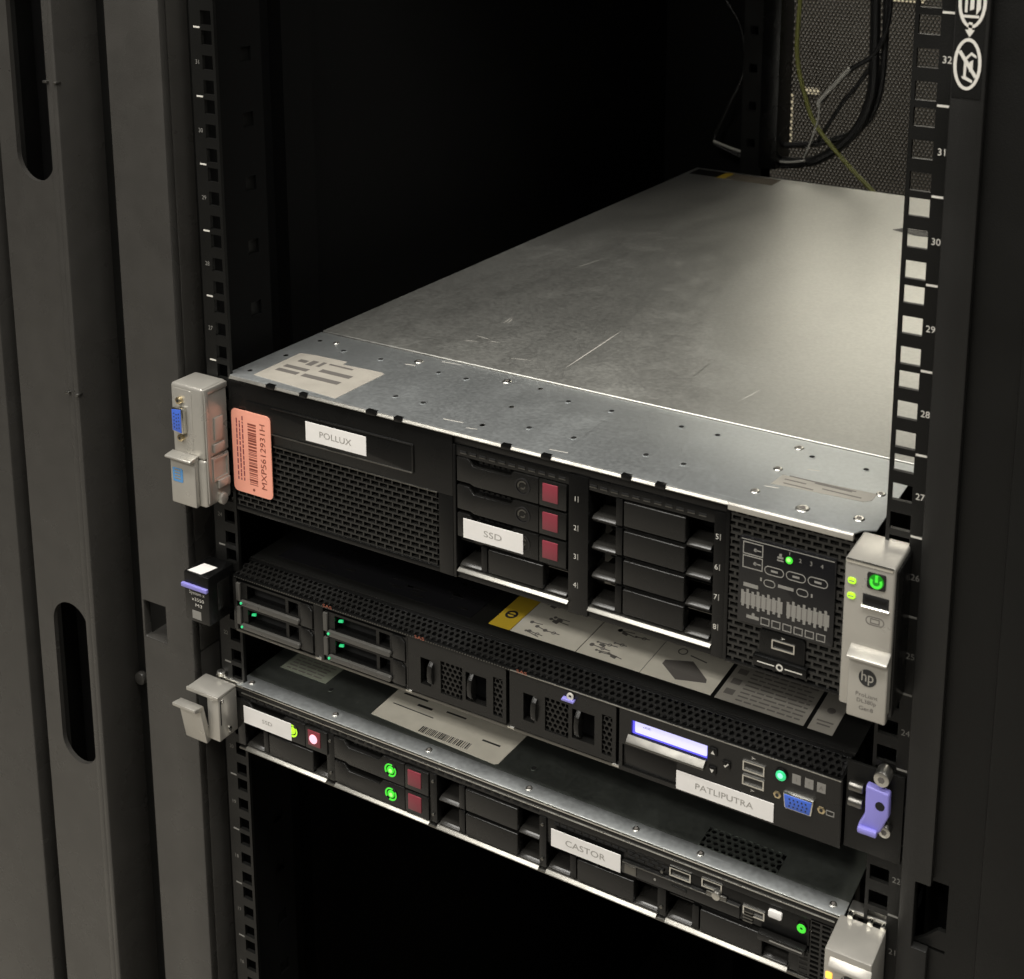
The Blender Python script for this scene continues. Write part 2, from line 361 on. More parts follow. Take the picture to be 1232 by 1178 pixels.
part('panel_bead', B().box(-357.2, -351.2, -16, -14.2, ZB, ZT), 'rackgrey', cab, 0.8)
for z in (178, -40):
    for x0, x1 in ((-358, -354.4), (-348, -345.2)): part('hinge_pin', B().box(x0, x1, -18.2, -14, z, z+1.6), 'dimsteel', cab, 0.4)
part('panel_flange', B().box(-425, -410.5, 4, 30, ZB, ZT), 'rackblack', cab)
part('outer_panel', B().box(-640, -424, -16, 20, ZB, ZT), 'rackgrey', cab, 1.5)
# shell of the cabinet
part('side_panel', B().box(-312, -309, 60, 950, ZB, ZT), 'inner', cab)
part('side_panel', B().box(312, 315, 60, 950, ZB, ZT), 'inner', cab)
part('roof', B().box(-335, 335, 0, 950, ZT, ZT+12), 'rackblack', cab)
part('base', B().box(-335, 335, 0, 950, ZB-40, ZB), 'rackblack', cab)
part('side_strut', B().box(-308.9, -296, 130, 160, ZB, ZT), 'inner', cab)
# rear rail with its notches, and the rear mesh door
rr = B(); hs = []
for k in range(-4, 8): hs.append((-182, -172, k*U_+17, k*U_+27))
rr.plate(-190, -164.5, ZB+5, ZT-5, hs, 'y', 735, 737)
rear = part('rear_rail', rr, 'rackblack', cab)
part('added_dark_sheet', B().box(-309, -166, 768, 770, -200, ZT), 'inner', cab)  # black sheet added to hide the mesh and keep this corner dark
part('power_strip', B().box(-164, -141.5, 728, 770, -5, ZT-40), 'plastic', cab, 1.5, label='tall black strip standing at the rear of the cabinet')
door = part('rear_door', B().plate(-309, 309, ZB, ZT, [(-296, 296, -300, 700)], 'y', 880, 884), 'rackblack', cab, label='rear door of fine perforated black steel')
p = 5.0
part('mesh', B().cells((0,880,0), (1,0,0), (0,0,1), (0,-1,0), hexgrid(-298, 298, -302, 702, p), hexo(p/1.732), hexo(p*0.40), 1.2), 'mesh', door, kind='stuff')
# pictogram sticker on the right post
stk = part('pictogram_sticker', B().box(250.2, 264.0, -5.35, -5.0, 228, 300), 'rackblack', cab, label='white pictograms of lifting and no stepping on black sticker')
def oval(bb, cx, cz, rx, rz, t, y, n=28):
    prev = None
    for i in range(n):
        q = []
        for k in (i, i+1):
            an = 2*math.pi*k/n; q += [(cx+rx*math.cos(an), cz+rz*math.sin(an)), (cx+(rx-t)*math.cos(an), cz+(rz-t)*math.sin(an))]
        bb.prism([q[0], q[2], q[3], q[1]], 'y', y-0.25, y)
ov = B(); oval(ov, 257, 244, 6.6, 12.2, 1.5, -5.35); oval(ov, 257.6, 273, 6.6, 12.2, 1.5, -5.35)
ov.prism([(256.4,263.5),(258.2,263.5),(258.2,260),(259.4,260),(257.2,256.6),(255,260),(256.4,260)], 'y', -5.6, -5.35)
part('pictogram', ov, 'printw', stk)
ic = B()
ic.prism([(252.3,249.5),(253.7,250.4),(262.0,238.6),(260.6,237.8)], 'y', -5.62, -5.35)
for z0 in (247.5,): ic.prism([(254.6,238.2),(255.4,238.2),(255.4,246.5),(258.6,249.8),(261,248.2),(261,247),(258.6,248.4),(256.6,246.2),(256.6,238.2),(259.8,236.6),(259.6,235.4),(255,237.2)], 'y', -5.55, -5.35)
ic.prism([(258.0,240.5),(259.6,241.4),(259.6,246.2),(258.0,245.2)], 'y', -5.5, -5.35)
ic.prism([(254.2,268),(255.4,268),(255.4,278),(254.2,277)], 'y', -5.5, -5.35)
ic.prism([(256.6,269),(258.4,269.6),(258.4,278.5),(256.6,278)], 'y', -5.5, -5.35)
ic.prism([(259.6,267),(261.6,270),(261.4,276),(259.6,278)], 'y', -5.5, -5.35)
ic.prism([(253.4,265.6),(261,265.6),(261,266.8),(253.4,266.8)], 'y', -5.5, -5.35)
part('pictogram', ic, 'printw', stk)

# what shows dimly through the perforated rear door
fl_ = part('floor', B().box(-4000, 4000, -4500, 2500, -1250, -1221), 'floor'); fl_['kind'] = 'structure'
bw = part('rear_wall', B().box(-2600, 2400, 2500, 2520, -1250, 1800), 'wall'); bw['kind'] = 'structure'
for (x0, x1, z0, z1, lb) in ((-204, -187, -14, 58, 'narrow added backlit sheet that makes a bright patch in the mesh beside the power strip'),
                             (-172, -152, 60, 68, 'small added backlit sheet that makes a bright patch behind the bent cables'),
                             (-62, -20, 186, 200, 'added backlit sheet that makes a bright patch at the top edge')):
    o = part('backlit_sheet', B().box(x0, x1, 889, 889.3, z0, z1), 'pale'); tag(o, lb, 'plate', 'added backlit sheets behind the rear mesh door')  # thin sheets added to glow as bright patches behind the mesh

# ================================================================== SHARED SERVER PARTS
def hp_drive(par, x0, zt, y, led=None, lit=False, h=17.0):
    d = part('drive_carrier', B().box(x0+0.4, x0+78, y+5, y+60, zt-h, zt-0.2), 'plastic', par, 0.2)
    pl = [(0,0),(8.5,0),(12,-4.2),(38,-4.2),(41,-0.2),(58.6,-0.2),(58.6,-h+0.2),(12.5,-h+0.2),(9.5,-h+1.4),(0,-h+1.4)]
    part('release_lever', B().prism([(x0+u, zt+v) for u, v in pl], 'y', y, y+4.8), 'plasticg', d, 0.45)
    vt = B()
    for k in range(6): vt.box(x0+14+k*4, x0+16.6+k*4, y+3.6, y+5, zt-2.8, zt-1.5)
    part('vent_ribs', vt, 'plasticg', d)
    part('button_block', B().box(x0+59.2, x0+78, y-0.3, y+4.9, zt-h+0.3, zt-0.2), 'plasticg', d, 0.5)
    bt = part('release_button', B().box(x0+61.8, x0+72.4, y-0.9, y+2, zt-13.2, zt-2.0), 'magenta', d, 0.4)
    if lit: part('lit_lens', B().cyl(x0+66.8, y-1.4, zt-7.6, 'y', 3.3, 0.8, 16), 'pink', bt, 0.2)
    cx, cz = x0+47.6, zt-8.0
    part('indicator_bezel', B().ring(cx, y-0.5, cz, 'y', 4.4, 5.3, 1.0, 24), 'gloss', d)
    if led:
        part('light_core', B().cyl(cx+0.2, y-0.9, cz-0.2, 'y', 1.5, 1.0, 12), 'greencore' if led == 'green' else led, part('activity_light', B().cyl(cx, y-0.7, cz, 'y', 2.7, 1.2, 18), led, d, 0.3), 0.4)
        part('activity_ring', B().ring(cx, y-0.6, cz, 'y', 3.7, 4.7, 1.0, 14, 70, 215), led, d); part('activity_ring', B().ring(cx, y-0.6, cz, 'y', 3.7, 4.7, 1.0, 14, 250, 395), led, d)
    else:
        part('activity_light', B().ring(cx, y-0.3, cz, 'y', 2.6, 3.4, 0.6, 12, 40, 200).ring(cx, y-0.3, cz, 'y', 1.2, 1.9, 0.6, 10, 220, 360), 'dimsteel', d)
    return d
def hp_blank(par, x0, zt, y, h=16.8):
    d = part('drive_blank', B().box(x0+22.6, x0+62, y, y+7, zt-h+0.6, zt-0.9), 'plasticg', par, 0.7, 3)
    part('blank_post', B().box(x0+17.2, x0+21.6, y+0.6, y+8, zt-h, zt-0.2), 'plastic', d, 0.4)
    part('blank_rib', B().box(x0+1, x0+77.6, y+2.4, y+26, zt-0.9, zt), 'plasticg', d, 0.3)
    for a0, a1 in ((1.2, 16.8), (62.4, 77.4)):
        part('blank_lip', B().prism([(y+1.0, zt-h-0.6), (y+1.0, zt-h+0.1), (y+3, zt-h+1.3), (y+16, zt-h+1.6), (y+16, zt-h-0.6)], 'x', x0+a0, x0+a1), 'lipgrey', d, 0.25)
    part('blank_back', B().box(x0+1, x0+77.6, y+24, y+27, zt-h, zt-1), 'hole', d)
    return d
def vga(par, cx, cz, y, vertical):
    def rp(u, v): return (cx+v, cz-u) if vertical else (cx+u, cz+v)
    tr = [(-8.4,4.1),(8.4,4.1),(7.4,-4.1),(-7.4,-4.1)]
    sh = part('video_port', B().prism([rp(u*1.08, v*1.18) for u, v in tr], 'y', y-5.2, y), 'bright', par, 0.8)
    part('port_insert', B().prism([rp(u*0.97, v*0.95) for u, v in tr], 'y', y-5.6, y-5.0), 'blue', sh, 0.15)
    h = B()
    for r_, n_ in ((2.1,5),(0,5),(-2.1,5)):
        for k in range(n_):
            u, v = rp((k-2)*2.4+(0.6 if r_ == 0 else 0), r_); h.cyl(u, y-5.75, v, 'y', 0.5, 0.2, 8)
    part('pin_holes', h, 'printb', sh, kind='stuff')
    for u in (-13, 13):
        px, pz = rp(u, 0)
        s_ = part('hex_standoff', B().cyl(px, y-3.4, pz, 'y', 2.6, 3.4, 6), 'gold', sh, 0.4)
        part('thread_hole', B().cyl(px, y-3.6, pz, 'y', 1.1, 0.3, 10), 'printb', s_)
    return sh
def usb(par, x0, x1, z0, z1, y, tongue=True):
    sh = part('usb_port', B().plate(x0, x1, z0, z1, [(x0+0.8, x1-0.8, z0+0.8, z1-0.6)], 'y', y-0.6, y+6), 'bright', par)
    part('port_cavity', B().box(x0+0.7, x1-0.7, y+4, y+6.2, z0+0.7, z1-0.5), 'hole', sh)
    if tongue: part('port_tongue', B().box(x0+1.6, x1-1.6, y+0.8, y+5, (z0+z1)/2-0.1, (z0+z1)/2+1.3), 'plastic', sh)
    return sh
def label_front(par, name, x0, x1, z0, z1, y, m, word=None, size=5.0, pm='prints', tilt=0.0, width=None):
    dz = (x1-x0)*tilt
    o = part(name, B().prism([(x0,z0),(x1,z0+dz),(x1,z1+dz),(x0,z1)], 'y', y-0.35, y), m, par, 0.12, 1)
    if word: text('lettering', word, ((x0+x1)/2, y-0.35, (z0+z1+dz)/2), size, 'front', pm, o, width)
    return o
def screw_top(par, x, y, z, r=2.6, m='steel', recess=True):
    s_ = part('screw', B().cyl(x, y, z-0.2, 'z', r, 0.8, 16, r*0.8), 'steel', par, 0.3)
    if recess: part('screw_socket', B().cyl(x, y, z+0.55, 'z', r*0.45, 0.25, 6), 'print', s_)
    return s_

# ================================================================== UPPER 2-UNIT SERVER
F = 3.25; ZTOP = -7.2
s2 = root('rack_server', (-5, 350, -105), 'thick top server with bare steel lid and the orange barcode sticker', 'server', 'servers in the cabinet')
part('chassis', B().box(-227.5, 216, 40, 698, -104.5, -8.6), 'dimsteel', s2)
part('chassis_side', B().box(-228.3, -227.6, 10, 698, -104.5, -8.3), 'steel', s2)
# lids
lid = part('top_flange', B().prism([(-225.0,2.6),(139.4,2.6),(139.4,1.8),(211.5,1.8),(215.0,7),(221.5,10),(221.5,90),(-228.4,90),(-228.4,6.4),(-225,6.2)], 'z', -8.4, ZTOP), 'galvf', s2, 0.35)
part('flange_edge', B().prism([(1.5,-9.6),(1.5,-9.2),(2.9,-7.5),(3.8,-7.5),(3.8,-9.6)], 'x', -225, 139.2), 'lipsteel', lid, 0.15)
part('flange_edge', B().prism([(0.6,-11.4),(0.6,-8.4),(1.6,-7.4),(3.6,-7.4),(3.6,-11.4)], 'x', 139.6, 211.6), 'silver', lid, 0.3)
part('main_lid', B().box(-228.4, 222, 91.0, 698, -8.4, ZTOP+0.7), 'galv', s2, 0.9, 3)
def ribbon(pts, w, z):
    bb = B(); P = [Vector(p) for p in pts]; L = []
    for i, p in enumerate(P):
        d = (P[min(i+1,len(P)-1)]-P[max(i-1,0)]).normalized(); n_ = Vector((-d.y, d.x)); ww = w*(1-abs(2*i/(len(P)-1)-1)**3)+0.12
        L.append((bb.bm.verts.new((p.x+n_.x*ww/2, p.y+n_.y*ww/2, z)), bb.bm.verts.new((p.x-n_.x*ww/2, p.y-n_.y*ww/2, z))))
    for q0, q1 in zip(L, L[1:]): bb.bm.faces.new((q0[0], q0[1], q1[1], q1[0]))
    return bb
ZS = ZTOP+0.73
part('long_scratch', ribbon([(-37,115),(-37.4,135),(-37.8,154),(-38.4,176),(-39,195)], 1.0, ZS+0.02), 'scuff', s2)
for p0, p1 in (((-124,166),(-125.6,180)),((-121,168),(-124,178)),((-128,124),(-118,127)),((-112,131),(-103,133)),((-126,136),(-112,134)),((60,210),(66,330)),((120,160),(150,166)),((-150,300),(-142,340)),((10,420),(40,424)),((90,120),(96,150)),((-80,112),(-64,116)),((150,300),(152,380))): part('scratch', ribbon([p0, ((p0[0]+p1[0])/2+0.3, (p0[1]+p1[1])/2), p1], 0.7, ZS+0.02), 'scuff', s2)
nt_ = part('lid_latch', B().prism([(54,562),(62,572),(90,575),(118,570),(112,556),(80,552)], 'z', ZTOP+0.5, ZTOP+0.95), 'plastic', s2)
clips = [(-188.8,7),(-161.1,6),(-106,8),(-85.2,6),(-5.6,6.5),(22.4,6.5),(75.8,6.5),(97.6,6.5)]
for x, wd in clips: part('edge_clip', B().box(x-wd/2, x+wd/2, 1.0, 4.4, -9.9, -7.0), 'plastic', lid, 0.4)
dark = [(-189.2,69.6),(-156.8,70),(-107.8,70),(-85.5,70.1),(-6.4,71.3),(-107.4,26.2),(-85.7,26.5),(-6.7,27.6),(24.5,28.5),(25.1,71.9),(74.4,72.2),(99.1,72.1),(160.7,72.2),(194.3,71.8),(73.4,29.2),(98.1,29)]
for x, y in dark:
    h_ = part('punched_hole', B().ring(x, y, ZTOP-0.1, 'z', 1.7, 2.5, 0.3, 14), 'galvf', lid)
    part('hole_floor', B().cyl(x, y, ZTOP-0.1, 'z', 1.75, 0.16, 14), 'hole', h_)
for x, y in [(-218.5,13.9),(-217.6,44.7),(-216.8,76.3),(-33.3,79.5),(-33.5,47.4),(-33.8,17.4)]:
    part('dimple', B().cyl(x, y, ZTOP-0.1, 'z', 2.0, 0.45, 14, 1.0), 'bright', lid)
for x, y, r in [(-203.7,78.2,2.4),(-131.6,78.9,3.4),(-59.3,79.2,3.4),(149.7,79.6,3.2),(148.8,49.2,3.0),(147.8,19,3.0),(178.2,13.2,4.2),(209.1,17,3.4),(211,48,3.0)]:
    v_ = part('rivet', B().cyl(x, y, ZTOP-0.1, 'z', r, 0.7, 18, r*0.75), 'steel', lid, 0.2)
    part('rivet_recess', B().cyl(x, y, ZTOP+0.5, 'z', r*0.42, 0.22, 12), 'print', v_)
for x0, x1, y0, y1 in ((-137,-129,70.5,71.6),(-118,-103,86,86.8),(-60,-46,13,13.9),(20,32,8.5,9.3),(-40,-33,9.5,10.2),(150,158,26.5,27.4),(164,171,56,56.8)):
    part('scuff_mark', B().prism([(x0,y0),(x1,y0+1.2),(x1,y1+1.2),(x0,y1)], 'z', ZTOP, ZTOP+0.05), 'scuff', lid)
# stickers on the flange and the lid
tl = part('asset_sticker', B().prism([(-211,9.5),(-138,5.5),(-137.2,50.5),(-141,51.8),(-172,50.2),(-173,55),(-200,54),(-211.8,52)], 'z', ZTOP, ZTOP+0.22), 'oldlabel', s2, label='beige asset sticker with grey printed bars')
pb = B()
for x0, x1, y0, y1 in ((-205,-185,29,33),(-205,-187,22,26),(-183,-152,22,26.5),(-178,-152,33,37.5),(-203,-196,40,44),(-194,-189,38,46),(-186,-183,39,47),(-180,-160,45,47)):
    pb.box(x0, x1, y0, y1, ZTOP+0.2, ZTOP+0.30)
part('printed_bars', pb, 'print', tl)
tr_ = part('warranty_sticker', B().prism([(152,31),(205,35),(209,38.5),(209.5,47),(154,43.5)], 'z', ZTOP, ZTOP+0.15), 'greylabel', s2, label='grey translucent sticker strip with faint print')
pb = B()
for k, (x0, x1) in enumerate(((158,176),(180,203),(157,170),(174,196),(158,198))): pb.box(x0, x1, 33.8+k*2.3+(x0-152)*0.06, 34.9+k*2.3+(x0-152)*0.06, ZTOP+0.14, ZTOP+0.22)
part('printed_bars', pb, 'print', tr_)
bk = part('rear_sticker', B().box(-223, -187, 666, 692, ZTOP+0.7, ZTOP+0.9), 'backlabel', s2)
bk2 = part('rear_sticker', B().box(-187, -119, 664, 692, ZTOP+0.7, ZTOP+0.9), 'brownlabel', s2)
part('yellow_corner', B().box(-187, -177, 664.5, 691.5, ZTOP+0.9, ZTOP+1.0), 'yellow', bk2)

# left half of the front: media bay cover over a brick-pattern grille
bz = part('bezel', B().box(-227, -45.5, F, F+9, -50.8, -11).box(-228, -226.6, F, F+9, -104, -50.8).box(-56.6, -45.5, F, F+9, -104, -50.8).box(-227, -56.6, F+0.2, F+9, -104, -100.6)
          .box(-45.5, 138, F+1.2, F+12, -16.0, -10.0), 'plastic', s2, 0.5, label='black front bezel')
part('bay_cover', B().prism(roundrect(-212.7, -74.3, -42.3, -22.7, 1.5), 'y', F-0.7, F+1), 'plastic', bz, 0.3)
part('bay_edge', B().box(-189, -75.5, F-1.2, F-0.6, -23.7, -22.9), 'plasticg', bz, 0.25)
part('bay_edge', B().box(-190, -75.5, F-1.2, F-0.6, -42.2, -41.3), 'dimsteel', bz, 0.25)
part('bay_edge', B().box(-75.6, -74.6, F-1.2, F-0.6, -41.6, -23.3), 'plasticg', bz, 0.25)
part('grille_trim', B().box(-189.5, -57, F-0.6, F, -50.9, -50.0), 'dimsteel', bz, 0.2)
def bricks(u0, u1, v0, v1, du, dv, stag=True):
    L = []; nv = int(round((v1-v0)/dv)); nu = int(round((u1-u0)/du))
    for j in range(nv):
        for i in range(nu+1): L.append((u0+(i+(0.5 if (j % 2 and stag) else 0.0))*du, v0+(j+0.5)*dv))
    return L
du, dv = 6.85, 3.78
part('grille', B().cells((0,F+1.0,0), (1,0,0), (0,0,1), (0,-1,0), bricks(-226.6, -61, -100.4, -51, du, dv), rect(du/2, dv/2), rect(du/2-0.5, dv/2-0.45), 6), 'grillebar', s2, label='black grille of brick-pattern openings')
part('grille_backing', B().box(-226, -57, F+22, F+24, -104, -51), 'inner', s2)
os_ = part('barcode_sticker', B().prism(roundrect(-224.6, -190.6, -88.6, -30.0, 3.5), 'y', F-1.3, F-0.75), 'orange', s2, label='orange barcode sticker with upright serial number')
bars = B(); z = -81.5; rnd = random.Random(3)
while z < -38:
    hgt = rnd.choice((0.45, 0.5, 0.9, 1.3)); bars.box(-210.4, -203.2, F-1.4, F-1.3, z, min(z+hgt, -38)); z += hgt+rnd.choice((0.45, 0.7, 1.0))
bars.cyl(-207, F-1.4, -85, 'y', 1.0, 0.1, 8)
part('barcode', bars, 'printo', os_, kind='stuff')
text('lettering', 'MXP5612931H', (-197.6, F-1.3, -59.5), 6.6, 'frontup', 'printo', os_, 46)
fp = B()
for k, xx in enumerate((-220.2, -217.6, -215)):
    z = -80.0
    while z < -37:
        ln = rnd.uniform(1.2, 4); fp.box(xx-0.5, xx+0.5, F-1.38, F-1.3, z, z+ln); z += ln+rnd.uniform(0.5, 1.2)
part('fine_print', fp, M['magenta'], os_, kind='stuff')
label_front(s2, 'name_sticker', -160.6, -111.2, -39.2, -26.0, F-0.75, 'label', 'POLLUX', 6.0, 'prints', 0.004, 26)

# the two drive cages
ZC = [-23.6, -41.8, -60.0, -78.2]
cg = part('cage_frame', B().box(-45.4, -43.4, F, F+30, -104, -16).box(36.8, 50.2, F+0.2, F+20, -104, -16).box(130.6, 137.8, F+0.2, F+20, -104, -16)
          .box(-43.4, 36.8, F+0.6, F+20, -23.2, -16).box(50.2, 130.6, F+0.6, F+20, -23.2, -16).box(-43.4, 36.8, F+1, F+20, -104, -99.3).box(50.2, 130.6, F+1, F+20, -104, -99.3), 'plastic', s2, 0.35, label='black drive cage frame')
part('cage_back', B().box(-43.4, 130.6, F+60, F+62, -104, -16), 'hole', cg)
sl_ = B()
for x in range(-40, 128, 7):
    if not (36 < x < 48): sl_.box(x, x+4.6, F+0.3, F+0.7, -20.4, -19.2)
part('vent_slots', sl_, 'hole', cg)
sl_ = B()
for x in range(-40, 128, 7):
    if not (36 < x < 48): sl_.box(x, x+4.6, F+0.2, F+0.7, -21.0, -20.5)
part('vent_edges', sl_, 'dimsteel', cg)
for x0, x1 in ((-42.4, 36.8), (50.4, 130.4)):
    part('cage_lip', B().prism([(F-1.0,-98.9),(F-1.0,-98.5),(F+0.9,-97.1),(F+9,-96.8),(F+9,-98.9)], 'x', x0, x1), 'lipsteel', cg, 0.2)
for i in range(3): hp_drive(s2, -42.4, ZC[i], F)
hp_blank(s2, -42.6, ZC[3], F)
for i in range(4): hp_blank(s2, 51, ZC[i], F)
label_front(s2, 'name_sticker', -37.4, 6.0, -75.0, -62.2, F-0.6, 'label', 'SSD', 5.6, 'prints', 0.004, 13)
for i in range(4):
    for xx, nn in ((41.4, i+1), (132.6, i+5)):
        text('slot_number', str(nn), (xx, F+0.2, ZC[i]-7), 4.6, 'front', 'printw', cg)
        if xx < 100 or True: part('slot_icon', B().box(xx+1.7, xx+2.3, F, F+0.2, ZC[i]-8.8, ZC[i]-5.2), 'printg', cg)

# diagnostics panel at the right of the front
du, dv = 6.3, 3.7
gr = part('grille', B().cells((0,F+1.2,0), (1,0,0), (0,0,1), (0,-1,0), bricks(140.5, 213, -104, -12.2, du, dv), rect(du/2, dv/2), rect(du/2-0.7, dv/2-0.7), 6), 'grillebar', s2, label='black brick-pattern grille round the diagnostics panel')
part('grille_backing', B().box(138, 216, F+18, F+20, -104, -11), 'inner', s2)
part('grille_frame', B().box(137.4, 140.0, F+0.4, F+12, -104, -12).box(139, 214, F+0.6, F+10, -12.2, -10.8).box(139, 216, F+0.6, F+10, -104.6, -102.6), 'plastic', gr, 0.3)
sid = part('diagnostics_panel', B().prism(roundrect(146.4, 202.6, -76.6, -26.0, 1.2), 'y', F-0.4, F+3), 'gloss', s2, 0.3, label='black diagnostics panel printed with a grey board diagram')
Y = F-0.4
def frame_rect(bb, x0, x1, z0, z1, t=0.45):
    bb.box(x0,x1,Y-0.12,Y,z0,z0+t); bb.box(x0,x1,Y-0.12,Y,z1-t,z1); bb.box(x0,x0+t,Y-0.12,Y,z0+t,z1-t); bb.box(x1-t,x1,Y-0.12,Y,z0+t,z1-t)
pr = B()
frame_rect(pr, 148.6, 160.6, -35.8, -28.4, 0.6); frame_rect(pr, 148.6, 160.6, -44.0, -36.4, 0.6)
pr.box(147.6, 201.6, Y-0.1, Y, -27.4, -26.9)
for zz in (-32.4, -40.4): pr.cyl(156, Y-0.12, zz, 'y', 1.0, 0.12, 10); pr.box(156, 159.4, Y-0.12, Y, zz-0.3, zz+0.3)
def pill(bb, x0, x1, z0, z1, t=0.5):
    r = (z1-z0)/2; n = 8; out = []; inn = []
    for rr_, L in ((r, out), (r-t, inn)):
        for k in range(n+1): an = math.radians(90+180*k/n); L.append((x0+r+rr_*math.cos(an), (z0+z1)/2+rr_*math.sin(an)))
        for k in range(n+1): an = math.radians(-90+180*k/n); L.append((x1-r+rr_*math.cos(an), (z0+z1)/2+rr_*math.sin(an)))
    m_ = len(out)
    for k in range(m_): bb.prism([out[k], out[(k+1) % m_], inn[(k+1) % m_], inn[k]], 'y', Y-0.12, Y)
for k in range(3): pill(pr, 161.6+12.6*k, 173.2+12.6*k, -44.6+0.3*k, -39.4+0.3*k); pr.box(165.5+12.6*k, 169.5+12.6*k, Y-0.12, Y, -42.6+0.3*k, -41.4+0.3*k)
pill(pr, 161.4, 168.4, -52.0, -47.6); pill(pr, 180.6, 187.6, -52.0, -47.6)
pr.box(170, 179, Y-0.12, Y, -50.5, -48.7); pr.box(149.6, 158.4, Y-0.12, Y, -55.0, -52.8); pr.box(159.4,160.4,Y-0.12,Y,-49.5,-47.5); pr.box(189,190,Y-0.12,Y,-51,-49)
for g0 in (148.4, 175.4):
    pr.box(g0, g0+24.6, Y-0.1, Y, -65.6, -58.6)
    for k in range(8):
        x = g0+k*3.1; pr.box(x, x+1.5, Y-0.12, Y-0.02, -58.6, -56.4 if k % 2 else -57.4); pr.box(x+0.3, x+1.9, Y-0.12, Y-0.02, -68.0 if k % 2 else -67.0, -65.6)
for k in range(6): frame_rect(pr, 160.5+k*6.5, 165.8+k*6.5, -75.2, -70.8, 0.55)
pr.box(152, 159.5, Y-0.12, Y, -73.5, -71.6); pr.cyl(156, Y-0.12, -70.8, 'y', 1.0, 0.12, 8)
part('board_diagram', pr, 'printg', sid, kind='stuff')
gv = B()
for g0 in (148.4, 175.4):
    for k in range(7):
        gv.box(g0+2.3+k*3.1, g0+2.8+k*3.1, Y-0.18, Y-0.09, -65.4, -58.8)
part('diagram_gaps', gv, 'print', sid, kind='stuff')
text('lettering', '2', (182.2, Y, -31.5), 3.4, 'front', 'printg', sid); text('lettering', '3', (188.4, Y, -31.5), 3.4, 'front', 'printg', sid)
text('lettering', '4', (194.6, Y, -31.5), 3.4, 'front', 'printg', sid); text('lettering', '1', (176, Y, -29.0), 3.0, 'front', 'printg', sid)
part('port_icon', B().box(169, 172.4, Y-0.12, Y, -33.5, -32.4).box(170, 171.5, Y-0.12, Y, -32.2, -30.6).box(168.8, 172.6, Y-0.12, Y, -35, -34.2), 'printg', sid)
part('light_core', B().cyl(175.7, Y-1.0, -32.5, 'y', 1.2, 0.8, 12), 'greencore', part('status_light', B().cyl(175.9, Y-0.7, -32.9, 'y', 2.1, 0.8, 16), 'green', sid, 0.5), 0.4)
up = part('port_plate', B().prism(roundrect(160, 187, -100, -78, 2), 'y', F-0.2, F+3), 'plastic', s2, 0.3)
usb(up, 167.6, 181.2, -87.4, -82.0, F-0.3)
text('port_symbol', 'Y', (174.2, F-0.2, -80.2), 3.0, 'frontup', 'printw', up)
part('pull_tab', B().box(157, 189, F-2.0, F+1, -99.8, -93.4), 'plastic', up, 0.8)
part('tab_mark', B().box(160, 170.2, F-2.15, F-2.0, -97.0, -96.4).box(176.4, 186.6, F-2.15, F-2.0, -97.0, -96.4).ring(173.3, F-2.15, -96.7, 'y', 1.2, 2.1, 0.15, 16), 'printw', up)

# ears of the upper server
def logo(par, cx, cz, y, r):
    d = part('round_logo', B().cyl(cx, y-0.2, cz, 'y', r, 0.2, 28), 'printb', par)
    text('logo_letters', 'hp', (cx, y-0.2, cz+0.05), r*1.75, 'front', 'silver', d, r*1.35)
    return d
ear = part('right_ear', B().box(216.4, 242.6, -25, 3.4, -86.2, -5.4), 'silver', s2, 1.3, 3, label='silver right ear with lit power button')
part('ear_cheek', B().box(242.4, 244.0, -22.5, 2, -88, -8), 'plastic', ear, 0.4)
part('ear_front_rim', B().box(217.2, 241.8, -25.5, -24.5, -7.6, -5.2), 'bright', ear, 0.5)
for zz in (-17.0, -25.2): part('status_light', B().prism(roundrect(218.4, 222.8, zz-1.7, zz+1.7, 1.5), 'y', -25.7, -24.9), 'lime', ear, 0.3); part('light_mark', B().box(219, 222, -25.78, -25.6, zz-0.25, zz+0.25), 'printg', ear)
pw = part('power_button', B().prism(roundrect(228.4, 238.2, -18.6, -9.8, 1.2), 'y', -25.4, -24.8), 'gloss', ear)
part('power_lens', B().cyl(233.3, -25.9, -14.2, 'y', 3.9, 0.9, 20), 'greend', pw, 0.3)
part('power_glow', B().ring(233.3, -26.1, -14.4, 'y', 1.9, 3.3, 0.5, 14, 150, 390).box(232.7, 234.2, -26.2, -25.8, -14.2, -10.6), 'green', pw)
ub = part('usb_port', B().box(226.6, 240.2, -25.3, -24.9, -28.6, -22.2), 'hole', ear)
part('port_sill', B().prism([(-26.2,-29.6),(-26.2,-28.8),(-25,-28.0),(-24.8,-29.6)], 'x', 226.2, 240.6), 'bright', ub, 0.15)
part('port_tongue', B().box(228, 239, -25.6, -25.2, -25.4, -23.8), 'plastic', ub)
pk = B(); Y = -25.0; pill(pk, 228.6, 238.4, -38.4, -33.6, 0.5); frame_rect(pk, 231, 236, -37.4, -34.6, 0.5); part('port_icon', pk, 'print', ear)
lt = part('ear_latch', B().box(222.2, 242.9, -29.4, -25.1, -88.4, -54.0), 'silver', ear, 0.9, 3)
part('latch_ridge', B().prism([(-25.1,-50.6),(-27,-51.2),(-32.6,-53.4),(-32.6,-54.8),(-25.1,-55.6)], 'x', 221.8, 243.1), 'silver', lt, 0.5)
logo(lt, 232.7, -64.8, -29.4, 4.7)
for k, t in enumerate(('ProLiant', 'DL380p', 'Gen8')): text('lettering', t, (232.7, -29.4, -74.6-k*3.7), 3.1, 'front', 'print', lt, (11.5, 10, 7.5)[k])

